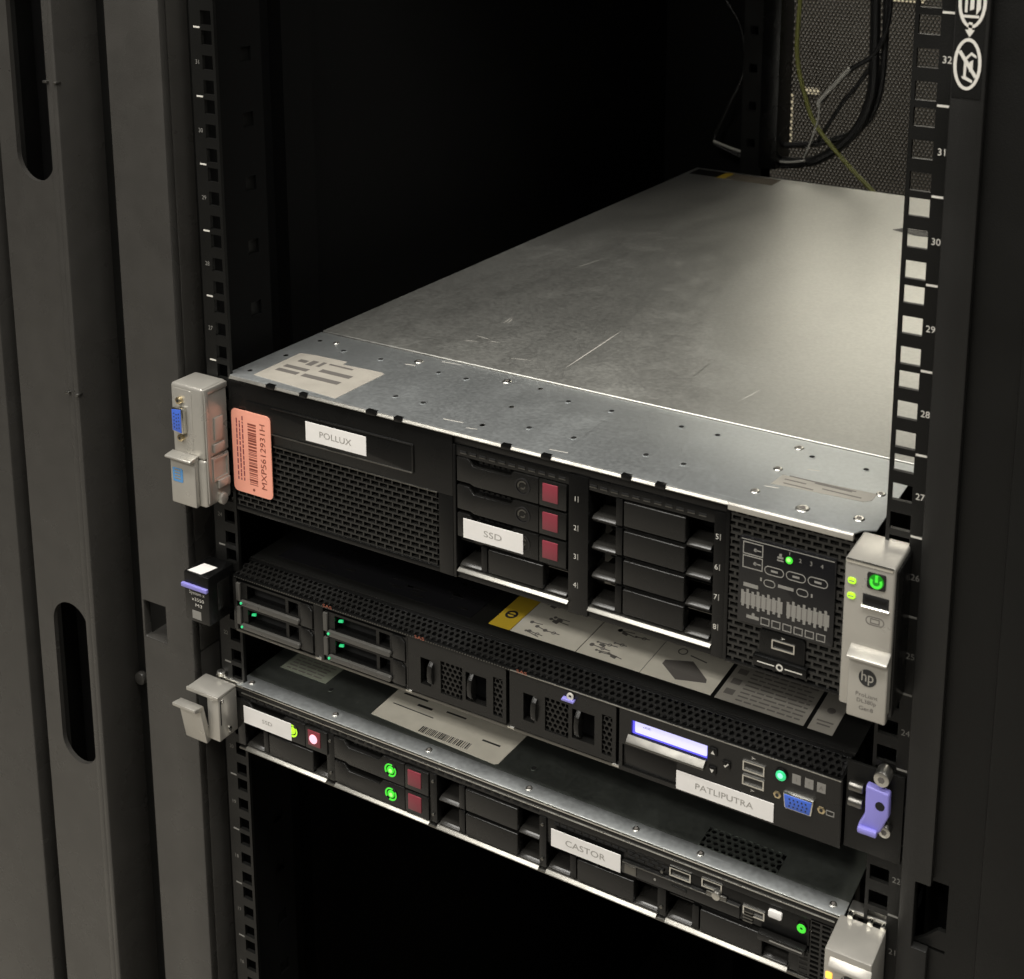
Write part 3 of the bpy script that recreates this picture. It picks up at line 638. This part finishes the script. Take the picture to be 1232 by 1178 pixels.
SHIFT[:] = [-7.6, -4.0, 3.0, 0.74]
ear = part('left_ear', B().box(-248.8, -220.8, -25, 2.8, -57, -7).box(-238, -220.8, -25, 2.8, -90.6, -57), 'silver', s2, 2.2, 3, label='silver left ear with blue video port')
part('ear_rail', B().box(-222.2, -220.0, -23.5, 2.4, -12, -8), 'silver', ear, 0.7)
part('ear_rail', B().prism([(-23,-9),(-19,-9),(-19,-88),(-23,-88)], 'x', -220.8, -219.9), 'silver', ear, 0.4)
part('ear_boss', B().box(-220.8, -219.6, -14, -4, -46, -30), 'silver', ear, 0.5)
part('ear_boss', B().box(-220.8, -219.2, -16, -4, -54, -48), 'silver', ear, 0.5)
part('ear_pocket', B().plate(-17, 0, -74, -58, [(-15.5,-1.5,-72.5,-59.5)], 'x', -220.8, -219.7), 'silver', ear)
part('ear_boss', B().box(-220.8, -218.6, -13, 0, -80, -74), 'silver', ear, 0.8)
part('ear_foot', B().cyl(-222, -8, -88.4, 'x', 4.2, 3.6, 14), 'silver', ear, 0.6)
part('port_recess', B().prism(roundrect(-247, -230, -51.5, -10, 2), 'y', -25.3, -24.9), 'silver', ear, 0.2)
vga(ear, -239.6, -30.6, -25.2, True)
lt = part('ear_latch', B().box(-248.6, -226.6, -29.6, -25.1, -90.2, -57.4), 'silver', ear, 0.9, 3)
part('latch_ridge', B().prism([(-25.1,-54.4),(-34,-55.6),(-34.6,-56.4),(-34,-57.4),(-25.1,-58.2)], 'x', -249.4, -226.4), 'silver', lt, 0.4)
bs = part('blue_sticker', B().prism(roundrect(-246.4, -237.4, -74.4, -64.8, 0.8), 'y', -29.9, -29.6), 'bluestk', lt)
bp = B()
for k in range(4): bp.box(-244.6, -239.4, -30.0, -29.9, -72.6+k*2, -71.6+k*2)
part('printed_bars', bp, 'printg', bs)
SHIFT[:] = [0.0, 0.0, 0.0, 1.0]

# ================================================================== MIDDLE 1-UNIT SERVER
F = -3.3; ZI = -143.8
s1 = root('rack_server', (-5, 350, -190), 'slim black middle server with glowing lilac display and the name PATLIPUTRA', 'server', 'servers in the cabinet')
part('chassis', B().box(-224.5, 214.4, 34, 700, -190, ZI-0.6), 'rackblack', s1)
part('lid', B().box(-224.5, 215.5, 13.4, 700, ZI-1.0, ZI), 'rackblack', s1, 0.3)
part('lid_edge', B().box(-224.5, 215.5, 12.2, 13.8, ZI-0.8, ZI+0.5), 'plasticg', s1, 0.35)
v = Vector((0, 16.4, 4.6)); vl = v.length; v.normalize(); nn = Vector((0, -v.z, v.y))
p = 4.3
part('perforated_strip', B().cells((0,F+0.2,ZI-4.9), (1,0,0), v, nn, hexgrid(-222, 212, 2.2, vl-2.2, p), hexo(p/1.732), hexo(p*0.37), 1.6), 'plasticg', s1, label='sloping black strip with rows of small holes')
part('strip_edge', B().prism([(F-0.1,ZI-6.4),(F-0.1,ZI-4.6),(F+1.6,ZI-4.4),(F+1.6,ZI-6.4)], 'x', -224.4, 214.4).prism([(F+13.6,ZI-0.9),(F+16.8,ZI-0.2),(F+16.8,ZI-2)], 'x', -224.4, 214.4).box(-224.4, -222.6, F, 12, -150, ZI-4.4).box(212.6, 214.4, F, 12, -150, ZI-3.8), 'plastic', s1, 0.2)
part('strip_backing', B().prism([(F+3,ZI-7.5),(12.5,ZI-3.6),(12.5,ZI-5.5),(F+3,ZI-9)], 'x', -223, 213), 'hole', s1)
part('bright_trim', B().box(0.5, 213.5, F-0.5, F+0.3, ZI-5.6, ZI-5.0), 'steel', s1, 0.15)
dt = B()
for k in range(112): dt.box(-223+k*2, -222+k*2, F-0.4, F+0.2, ZI-5.6, ZI-5.1)
part('dotted_trim', dt, 'dimsteel', s1, kind='stuff')
part('front_floor', B().box(-224, 214, F+0.5, F+40, -190.4, -188.4), 'dimsteel', s1, 0.2)
part('front_cavity', B().box(-224, 213, F+34, F+36, -188, -149), 'hole', s1)
def ibm_drive(x0, zt):
    d = part('drive_carrier', B().plate(x0, x0+66, zt-16.6, zt, [(x0+8, x0+42, zt-11.8, zt-1.6), (x0+44.5, x0+53, zt-11.0, zt-2.0)], 'y', F+0.4, F+7), 'plastic', s1)
    part('carrier_back', B().box(x0+2, x0+64, F+7, F+30, zt-16, zt-0.5), 'hole', d)
    part('pull_bar', B().prism(roundrect(x0+2.5, x0+54.5, zt-16.4, zt-12.6, 1.6), 'y', F-1.6, F+2), 'pullbar', d, 0.7)
    part('drive_latch', B().prism([(x0+55.5,zt-16.4),(x0+65.6,zt-16.4),(x0+65.6,zt-3.5),(x0+62,zt-0.2),(x0+55.5,zt-0.2)], 'y', F-0.6, F+3), 'plasticg', d, 0.5)
    part('side_tab', B().box(x0-1, x0+2.4, F-0.8, F+4, zt-14, zt-1), 'pullbar', d, 0.4)
    return d
for x0 in (-220.5, -144.5):
    for k, zt in enumerate((-152.2, -169.8)):
        d = ibm_drive(x0, zt)
        part('activity_light', B().cyl(x0+4.4, F-2.2, zt-14.2, 'y', 0.85, 1.2, 10), 'mint', d)
        if x0 > -200 or k: part('activity_light', B().prism([(x0+9.4,zt-6.8),(x0+13,zt-6.2),(x0+13,zt-4.4),(x0+9.8,zt-5.2)], 'y', F+2, F+3), 'mint', d)
for x0, x1 in ((-154, -146), (-225, -221.6), (-78.4, -76.4)): part('bay_divider', B().box(x0, x1, F, F+12, -188.6, -150.2), 'plasticg', s1, 0.4)
def blank_panel(x0, tagm):
    w_ = 75.0
    hl = [(x0+10.5, x0+18.5, -180, -161.6), (x0+26, x0+42.5, -182, -159.6), (x0+45, x0+60.5, -180.4, -161), (x0+65.5, x0+72.5, -184, -158)]
    d = part('blank_panel', B().plate(x0+0.6, x0+w_, -187.4, -151, hl, 'y', F, F+4), 'plasticg', s1)
    part('panel_back', B().box(x0+1, x0+w_-1, F+14, F+16, -187, -151), 'hole', d)
    part('panel_header', B().box(x0+0.6, x0+w_, F-0.3, F+4, -150.9, -149.4), 'plastic', d)
    part('grip', B().prism([(F+1,-179.6),(F-2.0,-176),(F-2.6,-171),(F-2.0,-165),(F+1,-161.8),(F+4,-161.8),(F+4,-179.6)], 'x', x0+17.0, x0+20.6), 'plasticg', d, 0.5)
    part('grip', B().prism([(F+1,-180),(F-2.0,-176),(F-2.6,-171),(F-2.0,-165),(F+1,-161.4),(F+4,-161.4),(F+4,-180)], 'x', x0+47.5, x0+50.8), 'plasticg', d, 0.5)
    q = 3.7
    part('perforation', B().cells((0,F+0.6,0), (1,0,0), (0,0,1), (0,-1,0), hexgrid(x0+27.4, x0+42, -180.4, -160.6, q), hexo(q/1.732), hexo(q*0.40), 2.5), 'plasticg', d)
    part('perforation', B().cells((0,F+0.6,0), (1,0,0), (0,0,1), (0,-1,0), hexgrid(x0+66.6, x0+72.6, -183, -159, q), hexo(q/1.732), hexo(q*0.40), 2.5), 'plasticg', d)
    return d
blank_panel(-77.6, 1); d2 = blank_panel(-0.6, 2)
bt = part('release_tab', B().prism(roundrect(38.2, 46.8, -156.0, -154.4, 0.7), 'y', F-2.6, F+1), 'lilac', d2, 0.3)
part('tab_icon', B().ring(43.8, F-1.6, -152.6, 'y', 1.1, 2.3, 0.8, 14), 'printw', bt)
for x in (-141.5, -67.2, 9.2): text('lettering', 'SAS', (x, F-0.5, -148.0), 3.0, 'front', 'printr', s1, 7.5, 0.2)
for x in (-150.5, -76.5, 1.0, 74.5): part('floor_tab', B().box(x-2.4, x+2.4, F-0.6, F+1, -188.8, -187.4), 'bright', s1, 0.3)
# operator panel
op = part('operator_panel', B().plate(76.6, 214.4, -190, -150.2, [(84.6, 133.6, -164.6, -155.2), (78.8, 114.6, -187.4, -172.6)], 'y', F, F+6), 'plasticg', s1, label='charcoal operator panel with lit display and ports')
part('panel_cheek', B().box(213.0, 214.6, F-0.2, 34, -190.2, -149), 'plastic', op, 0.5)
part('slot_cover', B().box(79.0, 114.4, F+0.9, F+3, -187.2, -172.8), 'plastic', op, 0.4)
ds = part('display', B().box(84.4, 133.8, F+1.6, F+4, -164.8, -155.0), 'lcdb', op, label='glowing lilac display with blue rim')
part('display_face', B().prism(roundrect(86.4, 132.8, -163.2, -155.8, 0.8), 'y', F+1.2, F+2), 'lcd', ds)
text('display_text', 'x3550', (94, F+1.2, -158.2), 2.0, 'front', 'printg', ds)
part('display_sill', B().prism([(F-3.0,-169.4),(F-3.0,-168.2),(F,-165.0),(F+1.4,-164.8),(F+1.4,-169.4)], 'x', 82.4, 132.6), 'dimsteel', op, 0.3)
for x, z, pts in ((137.4,-157.4,[(-1.2,-1),(1.2,-1),(0,1.2)]),(137.2,-169.2,[(-1.2,1),(1.2,1),(0,-1.2)]),(145.8,-162.8,[(-1.3,-0.2),(-0.5,-1.3),(1.6,1.2),(1.1,1.6),(-0.5,-0.3),(-0.9,0.3)])):
    kb = part('panel_button', B().prism(roundrect(x-2.6, x+2.6, z-2.6, z+2.6, 1), 'y', F-1.0, F), 'plastic', op, 0.4)
    part('button_symbol', B().prism([(x+u, z+v_) for u, v_ in pts], 'y', F-1.15, F-1.0), 'printw', kb)
usb(op, 155.8, 169.0, -162.0, -156.0, F-0.2); usb(op, 155.8, 169.0, -170.8, -164.8, F-0.2)
for zz in (-153.2, -173.4): text('port_symbol', 'Y', (162, F, zz), 3.2, 'frontup', 'printw', op)
pb_ = part('power_button', B().cyl(178.9, F-1.0, -157.2, 'y', 4.0, 1.0, 24), 'plastic', op, 0.3)
part('light_core', B().cyl(178.7, F-1.9, -157.0, 'y', 1.7, 1.0, 16), 'mintcore', part('power_lens', B().cyl(178.9, F-1.6, -157.2, 'y', 3.1, 1.0, 22), 'mint', pb_, 0.5), 0.5)
for k, x in enumerate((187.8, 195.2, 202.3)):
    ib = part('panel_icon', B().box(x-2.5, x+2.5, F-0.15, F, -160.0, -154.2), 'printg', op)
    text('icon_symbol', ('i', '!', 'A')[k], (x, F-0.15, -157.1), 3.6, 'front', 'print', ib)
vga(op, 189.8, -170.6, F+3.2, False)
pi = B(); Y = F; frame_rect(pi, 205.6, 210.4, -172.4, -169.2, 0.5); part('port_icon', pi, 'printg', op)
label_front(s1, 'name_sticker', 114.6, 175.3, -188.8, -176.8, F-0.25, 'label', 'PATLIPUTRA', 5.4, 'prints', 0.004, 36)
# service labels on the lid
def top_label(par, x0, x1, y0, y1, z, m, name='service_label', label=None): return part(name, B().box(x0, x1, y0, y1, z, z+0.2), m, par, label=label)
gl = [(-17.6,30.2),(30.8,75.0),(75.4,122.4)]
yl = top_label(s1, -34, -18, 22.5, 62, ZI, 'yellow', label='yellow warning strip of the service label')
part('warning_symbol', B().ring(-26.5, 37, ZI+0.2, 'z', 2.6, 4.2, 0.1, 18).box(-29, -24, 36.4, 37.6, ZI+0.2, ZI+0.3), 'printb', yl)
rnd = random.Random(11)
for i, (x0, x1) in enumerate(gl):
    g = top_label(s1, x0, x1, 22.5, 64, ZI, 'palelabel')
    dr = B()
    if i < 2:
        for k in range(9):
            xx = rnd.uniform(x0+5, x1-18); yy = rnd.uniform(26, 58); ln = rnd.uniform(7, 14); sl = rnd.uniform(-0.25, 0.15)
            dr.prism([(xx,yy),(xx+ln,yy+ln*sl),(xx+ln,yy+ln*sl+0.7),(xx,yy+0.7)], 'z', ZI+0.2, ZI+0.27)
            dr.cyl(xx, yy+0.3, ZI+0.2, 'z', rnd.uniform(0.8, 1.7), 0.08, 8)
            if k % 2: dr.ring(xx+ln*0.6, yy+ln*0.6*sl+0.3, ZI+0.2, 'z', 1.0, 1.5, 0.08, 10)
            if k % 3 == 0: dr.prism([(xx+2,yy-2),(xx+6,yy-3),(xx+6.5,yy-0.6),(xx+4,yy+0.2),(xx+2,yy-0.4)], 'z', ZI+0.2, ZI+0.265)
    else:
        dr.prism([(x0+8,36),(x0+22,26),(x0+40,31),(x0+39,34),(x0+24,46),(x0+8,40)], 'z', ZI+0.2, ZI+0.28)
        for k in range(5): dr.prism([(x0+10+k*5.4,36+k*-0.6),(x0+13.6+k*5.4,34.4+k*-0.4),(x0+15.4+k*5.4,37+k*-0.4),(x0+12+k*5.4,38.6+k*-0.5)], 'z', ZI+0.28, ZI+0.33)
        dr.ring(x0+14, 52, ZI+0.2, 'z', 2.4, 3.2, 0.08, 14); dr.prism([(x0+20,50),(x0+32,48),(x0+32,49),(x0+20,51)], 'z', ZI+0.2, ZI+0.27)
    part('line_drawing', dr, 'print', g, kind='stuff')
g = top_label(s1, 125.2, 181.0, 22.0, 60, ZI, 'greylabel', label='grey instruction label full of small print')
tx = B()
for r_ in range(9):
    x = 137
    while x < 176: ln = rnd.uniform(3, 9); tx.box(x, min(x+ln, 178), 25+r_*3.6, 26.2+r_*3.6, ZI+0.2, ZI+0.27); x += ln+1.2
for r_ in range(3): tx.box(128, 134, 28+r_*10, 33+r_*10, ZI+0.2, ZI+0.27)
part('small_print', tx, 'print', g, kind='stuff')
g = top_label(s1, 183.6, 198.6, 21.5, 56, ZI, 'greylabel')
tx = B().cyl(191, 41, ZI+0.2, 'z', 2.6, 0.08, 14); tx.box(186, 196, 30, 31.2, ZI+0.2, ZI+0.27); tx.box(187, 195, 27, 28.2, ZI+0.2, ZI+0.27)
part('small_print', tx, 'print', g)
dk = part('dark_label', B().box(-208.5, -47.5, 22, 66, ZI, ZI+0.2), 'gloss', s1, label='large black diagram label on the lid')
tx = B()
for k in range(46):
    x = rnd.uniform(-200, -62); y = rnd.uniform(25, 60); tx.box(x, x+rnd.uniform(3, 11), y, y+rnd.uniform(0.7, 2), ZI+0.2, ZI+0.26)
part('small_print', tx, 'plasticg', dk, kind='stuff')
# ears
SHIFT[:] = [-6.8, -3.8, 3.0, 0.78]
le = part('left_ear', B().box(-245.6, -223.4, -25, 3, -176.5, -141), 'plastic', s1, 1.0, label='black left ear with white lettering and lilac stripe')
part('ear_sticker', B().prism([(-243.4,-23),(-231,-23),(-228,-9),(-240,-9)], 'z', -141, -140.7), 'label', le)
part('lilac_stripe', B().box(-246.4, -223.2, -27.6, -24.9, -151.6, -148.6), 'lilac', le, 0.6)
for k, (t, wd) in enumerate((('System x', 14), ('x3550', 11), ('M3', 6))): text('lettering', t, (-234+k*0.6, -25, -155.2-k*4.2), 3.4, 'front', 'printw', le, wd)
part('ear_plate', B().box(-239, -231, -25.2, -24.9, -174, -168), 'printg', le)
part('side_plate', B().box(-223.4, -222.6, -16, -3, -168, -148), 'plasticg', le, 0.4)
SHIFT[:] = [0.0, 0.0, 0.0, 1.0]
re_ = part('right_ear', B().box(216, 248, -2.2, -0.3, -188, -136), 'rackblack', s1, 0.4, label='black right ear with lilac lever and thumbscrews')
lv = part('ear_lever', B().prism([(228.8,-141.6),(241.8,-142.8),(242.2,-156),(240.9,-159.4),(238.2,-166.4),(236.6,-168.2),(226.6,-168.8),(225.3,-167),(229.0,-158.6)], 'y', -9.4, -4.6), 'lilac', re_, 1.2, 3)
part('lever_hole', B().cyl(237.2, -9.55, -151.0, 'y', 2.6, 0.3, 16), 'hole', lv)
part('lever_lip', B().box(226.0, 236.8, -12.0, -9.0, -169.0, -165.4), 'lilac', lv, 1.0)
for x, z, r in ((237.2,-135.0,4.4),(239.2,-168.6,3.6)):
    t_ = part('thumbscrew', B().cyl(x, -10 if r > 4 else -6, z, 'y', r, 8 if r > 4 else 4, 20), 'steel', re_, 0.8); part('screw_core', B().cyl(x, -10.2 if r > 4 else -6.2, z, 'y', r*0.45, 0.3, 6), 'print', t_)
for z in (-146.4, -155.6): part('spring_pin', B().cyl(219, -6.5, z, 'x', 2.6, 8, 14), 'dimsteel', re_, 0.8)

# ================================================================== LOWER 1-UNIT SERVER
F = -1.0; ZH = -234.7
s0 = root('rack_server', (-5, 350, -281), 'slim lowest server with green drive lights and the name CASTOR', 'server', 'servers in the cabinet')
part('chassis', B().box(-228.5, 216, 34, 700, -280.5, ZH-1.0), 'dimsteel', s0)
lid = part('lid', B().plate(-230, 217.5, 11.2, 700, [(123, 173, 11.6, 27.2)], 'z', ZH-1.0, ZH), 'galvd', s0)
part('front_strip', B().box(-230, 217.5, 0.2, 11.0, ZH-1.0, ZH+0.15), 'galvf', s0, 0.3)  # paler than the lid, so the lit front edge is partly in the colour
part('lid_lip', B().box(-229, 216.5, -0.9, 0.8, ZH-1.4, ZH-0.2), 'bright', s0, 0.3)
q = 4.6
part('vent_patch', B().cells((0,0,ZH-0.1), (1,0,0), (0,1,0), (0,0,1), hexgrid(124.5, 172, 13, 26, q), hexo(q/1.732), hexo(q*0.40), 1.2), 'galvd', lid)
part('vent_backing', B().box(120, 176, 9, 30, ZH-9, ZH-6), 'hole', lid)
for x in (-221, -146.5, -69, 8, 84, 127, 209.5): screw_top(s0, x, 5.6, ZH+0.15, 2.5)
for x, y in ((-167.5,24.6),(0.6,22.1),(-190,34)):
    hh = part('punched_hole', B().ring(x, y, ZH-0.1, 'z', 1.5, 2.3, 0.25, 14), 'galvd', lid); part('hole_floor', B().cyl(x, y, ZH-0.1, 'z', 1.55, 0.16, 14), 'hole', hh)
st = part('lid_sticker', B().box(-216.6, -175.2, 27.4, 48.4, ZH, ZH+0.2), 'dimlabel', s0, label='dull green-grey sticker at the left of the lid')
tx = B()
for r_ in range(6):
    x = -213
    while x < -181: ln = rnd.uniform(3, 9); tx.box(x, min(x+ln, -179), 29.5+r_*3, 30.6+r_*3, ZH+0.2, ZH+0.26); x += ln+1.4
part('small_print', tx, 'print', st, kind='stuff')
bg = part('lid_sticker', B().prism([(-126,17.0),(-24,13.6),(-21.8,15),(-20,52),(-126.4,50)], 'z', ZH, ZH+0.22), 'palelabel', s0, label='large beige sticker with a barcode on the lid')
tx = B(); x = -87
while x < -48: wd = rnd.choice((0.4,0.6,1.0)); tx.box(x, x+wd, 16.8, 22.4, ZH+0.2, ZH+0.3); x += wd+rnd.choice((0.5,0.7,1.1))
tx.prism([(-120,31.8),(-86,31.2),(-86,31.9),(-120,32.5)], 'z', ZH+0.2, ZH+0.3); tx.box(-104,-92,37,39,ZH+0.2,ZH+0.3); tx.box(-82,-66,40,41.4,ZH+0.2,ZH+0.3); tx.box(-120,-100,43,44.4,ZH+0.2,ZH+0.3); tx.box(-44,-30,28,29.4,ZH+0.2,ZH+0.3)
part('barcode', tx, 'printb', bg, kind='stuff')
# front frame
fr = part('front_frame', B().box(-229, 216, F, F+8, -238.6, -236.0).box(-229, 216, F+1.0, F+10, -244.6, -238.6).box(-229.4, -222.6, F+0.3, F+14, -280, -244.6).box(-149.6, -142.8, F+0.6, F+14, -280, -244.6)
          .box(-64, -58.4, F+0.6, F+14, -280, -244.6).box(19.6, 24.6, F+0.6, F+14, -280, -244.6).box(102.4, 108.0, F+0.6, F+14, -280, -261.5).box(186.4, 198.5, F+0.8, F+12, -281, -264.6), 'plastic', s0, 0.35)
part('bright_line', B().box(-224, 213, F-0.4, F+0.4, -239.2, -238.6), 'steel', fr, 0.15)
vs_ = B()
for k in range(58): 
    x = -216+k*7.2
    if x < 20: vs_.box(x, x+4.4, F+0.7, F+1.1, -242.8, -241.6)
part('vent_slots', vs_, 'hole', fr)
for x0, x1 in ((-222, -150), (-142.6, -64.4), (-58.2, 19.4), (24.8, 102.2), (108.2, 186.2)):
    part('cage_lip', B().prism([(F-1.2,-282.4),(F-1.2,-281.9),(F+0.6,-280.5),(F+8,-280.2),(F+8,-282.4)], 'x', x0, x1), 'lipsteel', fr, 0.2)
part('frame_rail', B().box(-229, 216, F+0.4, F+24, -284.2, -282.5), 'dimsteel', fr, 0.2)
for x in (-146.2, -61.2, 22.0, 105.2): 
    for z in (-250, -274): part('frame_rivet', B().cyl(x, F-0.2, z, 'y', 1.1, 1.0, 10), 'dimsteel', fr, 0.2)
part('front_cavity', B().box(-224, 214, F+30, F+32, -280, -244), 'hole', s0)
hp_drive(s0, -226.2, -244.8, F, 'lime', True); hp_blank(s0, -223.2, -262.6, F)
for zt in (-245.3, -263.0): hp_drive(s0, -142.4, zt, F, 'green')
for zt in (-245.2, -262.9): hp_blank(s0, -58.2, zt, F)
hp_blank(s0, 24.6, -263.4, F, 15.8); hp_blank(s0, 108.2, -264.0, F, 15.8)
label_front(s0, 'name_sticker', -221.6, -178.6, -260.4, -247.2, F-0.9, 'label', 'SSD', 4.0, 'prints', 0.004, 9)
tb = part('top_bay', B().box(24.8, 198, F+1.4, F+12, -262, -244.4), 'plastic', s0, 0.3)
vb = B()
for r_ in range(3):
    for k in range(9):
        if 82+k*6.5 < 108: vb.box(82+k*6.5+(r_ % 2)*3, 86.4+k*6.5+(r_ % 2)*3, F+1.0, F+1.5, -250.2+r_*2.4, -248.8+r_*2.4)
for k in range(11): vb.box(30+k*5.2, 33.6+k*5.2, F+1.0, F+1.5, -247.4, -246.0)
part('vent_slots', vb, 'hole', tb)
od = part('optical_drive', B().box(78.4, 156, F-0.4, F+8, -260.6, -252.4), 'plasticg', s0, 0.5)
part('drive_edge', B().box(79, 155.6, F-0.8, F-0.3, -253.1, -252.5), 'dimsteel', od, 0.15)
part('eject_button', B().prism(roundrect(112, 122, -257.6, -255.2, 0.6), 'y', F-1.0, F), 'plasticg', od, 0.3)
part('eject_button', B().box(80.5, 88.5, F-0.9, F, -259.6, -253.6), 'dimsteel', od, 0.4)
part('drive_lens', B().cyl(101, F-0.7, -256.5, 'y', 0.8, 0.4, 8), 'printg', od)
label_front(s0, 'name_sticker', 28.9, 77.8, -261.4, -249.2, F-0.4, 'label', 'CASTOR', 5.8, 'prints', 0.004, 28)
usb(tb, 110, 124, -250.6, -245.0, F+1.0); usb(tb, 131, 144, -249.4, -244.0, F+1.0)
sc_ = part('captive_screw', B().cyl(141, F-1.5, -251.0, 'y', 2.8, 3, 14), 'steel', tb, 0.6)
part('screw_tab', B().box(134.5, 147.5, F-0.6, F+1, -252.6, -250.2), 'dimsteel', tb, 0.4)
usb(tb, 157.5, 171, -256.6, -251.4, F+1.0)
part('uid_button', B().prism(roundrect(173.4, 181.8, -251.4, -246.8, 1.2), 'y', F-0.6, F+1.4), 'label', tb, 0.5)
pw = part('power_button', B().cyl(193.8, F, -251.0, 'y', 3.2, 1.4, 18), 'plastic', tb, 0.3)
part('power_glow', B().ring(193.8, F-0.4, -251.0, 'y', 0.9, 2.7, 0.6, 18), 'green', pw)
part('small_light', B().cyl(199.4, F+0.6, -250.2, 'y', 0.7, 0.9, 8), 'printw', tb)
pt = part('pull_tab', B().prism([(168.6,-261.4),(197.4,-261.4),(197.4,-265.6),(168.6,-265.6)], 'y', F-3.6, F+1), 'plasticg', s0, 0.6)
part('tab_mark', B().box(176, 196, F-3.8, F-3.6, -263.6, -262.9), 'printg', pt)
du, dv = 6.4, 3.1
gr = part('grille', B().cells((0,F+0.6,0), (1,0,0), (0,0,1), (0,-1,0), bricks(202.0, 213, -281, -244.5, du, dv, False)+[(195.6, -281+(j+0.5)*dv) for j in range(5)], rect(du/2, dv/2), rect(du/2-0.7, dv/2-0.6), 6), 'plasticg', s0)
part('grille_backing', B().box(192, 216, F+12, F+14, -281, -244), 'hole', gr)
gl_ = B()
for k in range(4): gl_.box(158, 164, F-0.2, F+1.4, -260.6+k*2.0, -259.8+k*2.0)
part('vent_ribs', gl_, 'dimsteel', gr)
# ears
SHIFT[:] = [-9.4, -5.0, -0.5, 0.66]
le = part('left_ear', B().box(-248.4, -219.8, -25, -0.5, -232.0, -229.6).box(-230.4, -219.8, -24.6, -0.5, -264, -232).box(-248.0, -230.4, -12, -0.5, -264, -232), 'silver', s0, 0.9, label='silver left ear with its lever standing open')
part('ear_cavity', B().box(-247, -231, -13, -11.9, -262, -233), 'hole', le)
part('ear_rim', B().box(-248.6, -219.4, -26, -24.2, -232.2, -229.4), 'silver', le, 0.5)
part('ear_groove', B().box(-220.0, -219.6, -22.6, -21.4, -252, -233.5), 'hole', le)
part('ear_boss', B().cyl(-219.8, -12, -259, 'x', 2.6, 0.9, 12), 'bright', le, 0.3)
part('ear_boss', B().cyl(-219.8, -20, -234.6, 'x', 1.6, 0.8, 12), 'bright', le, 0.3)
lv = part('ear_lever', B().prism([(-35.5,-236.4),(-30.0,-236.8),(-22.0,-266),(-28.0,-267)], 'x', -249.6, -229.6), 'silver', le, 0.8)
part('lever_lip', B().prism([(-42,-235.4),(-41.6,-238.0),(-32,-241.0),(-30.4,-236.6)], 'x', -250.4, -229.4), 'silver', lv, 0.6)
part('ear_bracket', B().box(-240, -217, 1, 9, -231.5, -228.5).cyl(-236, 3, -229, 'z', 3.6, 3.2, 14), 'steel', le, 0.5)
SHIFT[:] = [0.0, 0.0, 0.0, 1.0]
re_ = part('right_ear', B().box(216.2, 242.8, -26.5, -1.5, -276, -231.2), 'silver', s0, 1.2, label='silver right ear with an amber light')
part('ear_ridge', B().prism([(-26.4,-234.6),(-29.6,-238.4),(-29.6,-240),(-26.4,-240.6)], 'x', 219.4, 243.2), 'silver', re_, 0.5)
part('warning_light', B().prism(roundrect(217.6, 221.4, -248.6, -244.6, 0.8), 'y', -27.1, -26.3), 'amber', re_, 0.3)
logo(re_, 230.6, -247.6, -26.6, 4.7)
part('ear_bracket', B().box(220, 243, 0.5, 8, -231.8, -228.6), 'steel', re_, 0.8)
for x in (222, 233.5, 241): part('ear_stud', B().cyl(x, -2.8, -230.6, 'y', 1.8, 3.4, 12), 'bright', re_, 0.5)

# ================================================================== CABLES AT THE REAR
def cable(name, pts, r, m, label, cat='cable', group='cables at the rear of the cabinet'):
    o = part(name, B().tube(pts, r), m); tag(o, label, cat, group); return o
cable('green_cable', [(-128,748,260),(-127,748,199),(-128,748,129),(-113,747,75),(-98,746,47),(-58,742,9),(-26,738,-16),(0,735,-40)], 2.6, 'cableg', 'thin green-yellow cable slanting down behind the top server')
cable('thick_black_cable', [(-40,752,260),(-38,752,205),(-36,752,143),(-37,751,90),(-56,750,44),(-100,749,8),(-150,748,0),(-175,747,-6)], 6.0, 'cable', 'thickest black cable bending down along the mesh door')
cable('black_cable', [(-28,758,260),(-27,758,205),(-26,758,150),(-30,758,90),(-48,757,52),(-90,756,30),(-140,755,20),(-160,754,18)], 4.0, 'cable', 'black cable running just right of the thickest one')
cable('black_cable', [(-22,749,260),(-20,749,182),(-34,748,140),(-62,747,118),(-86,747,92),(-96,746,78)], 3.0, 'cable', 'black cable branching left into the clear sleeve')
cable('black_cable', [(-30,754,140),(-48,754,110),(-70,753,80),(-88,752,50),(-100,752,30)], 2.6, 'cable', 'short black cable curving inside the bend of the thick one')
cable('thin_black_cable', [(-250,745,240),(-223,745,193),(-199,745,156),(-193,745,107),(-215,745,55),(-229,745,16),(-200,744,6),(-160,744,1)], 1.8, 'plasticg', 'thin black wire looping at the left of the power strip')
cable('clear_sleeve', [(-62,744,120),(-78,744,101),(-96,744,80),(-97,744,72)], 2.6, 'clear', 'shiny sleeve slanting up to the black cables', 'cable sleeve')
cable('clear_sleeve', [(-97,744,73),(-98,744,54),(-108,743,22),(-113,743,10)], 1.2, 'clear', 'thin shiny strip dropping beside the green cable', 'cable sleeve')
cable('flat_cable', [(-229,742,17),(-200,742,10),(-165,741,4.5),(-134,741,3),(-110,741,8)], 1.5, 'clear', 'shiny grey cable lying just above the server back edge')
cable('flat_cable', [(-229,742,14),(-190,741,2),(-150,740,-3),(-120,740,-1),(-108,740,4)], 1.5, 'plasticg', 'dark cable lying lowest along the server back edge')
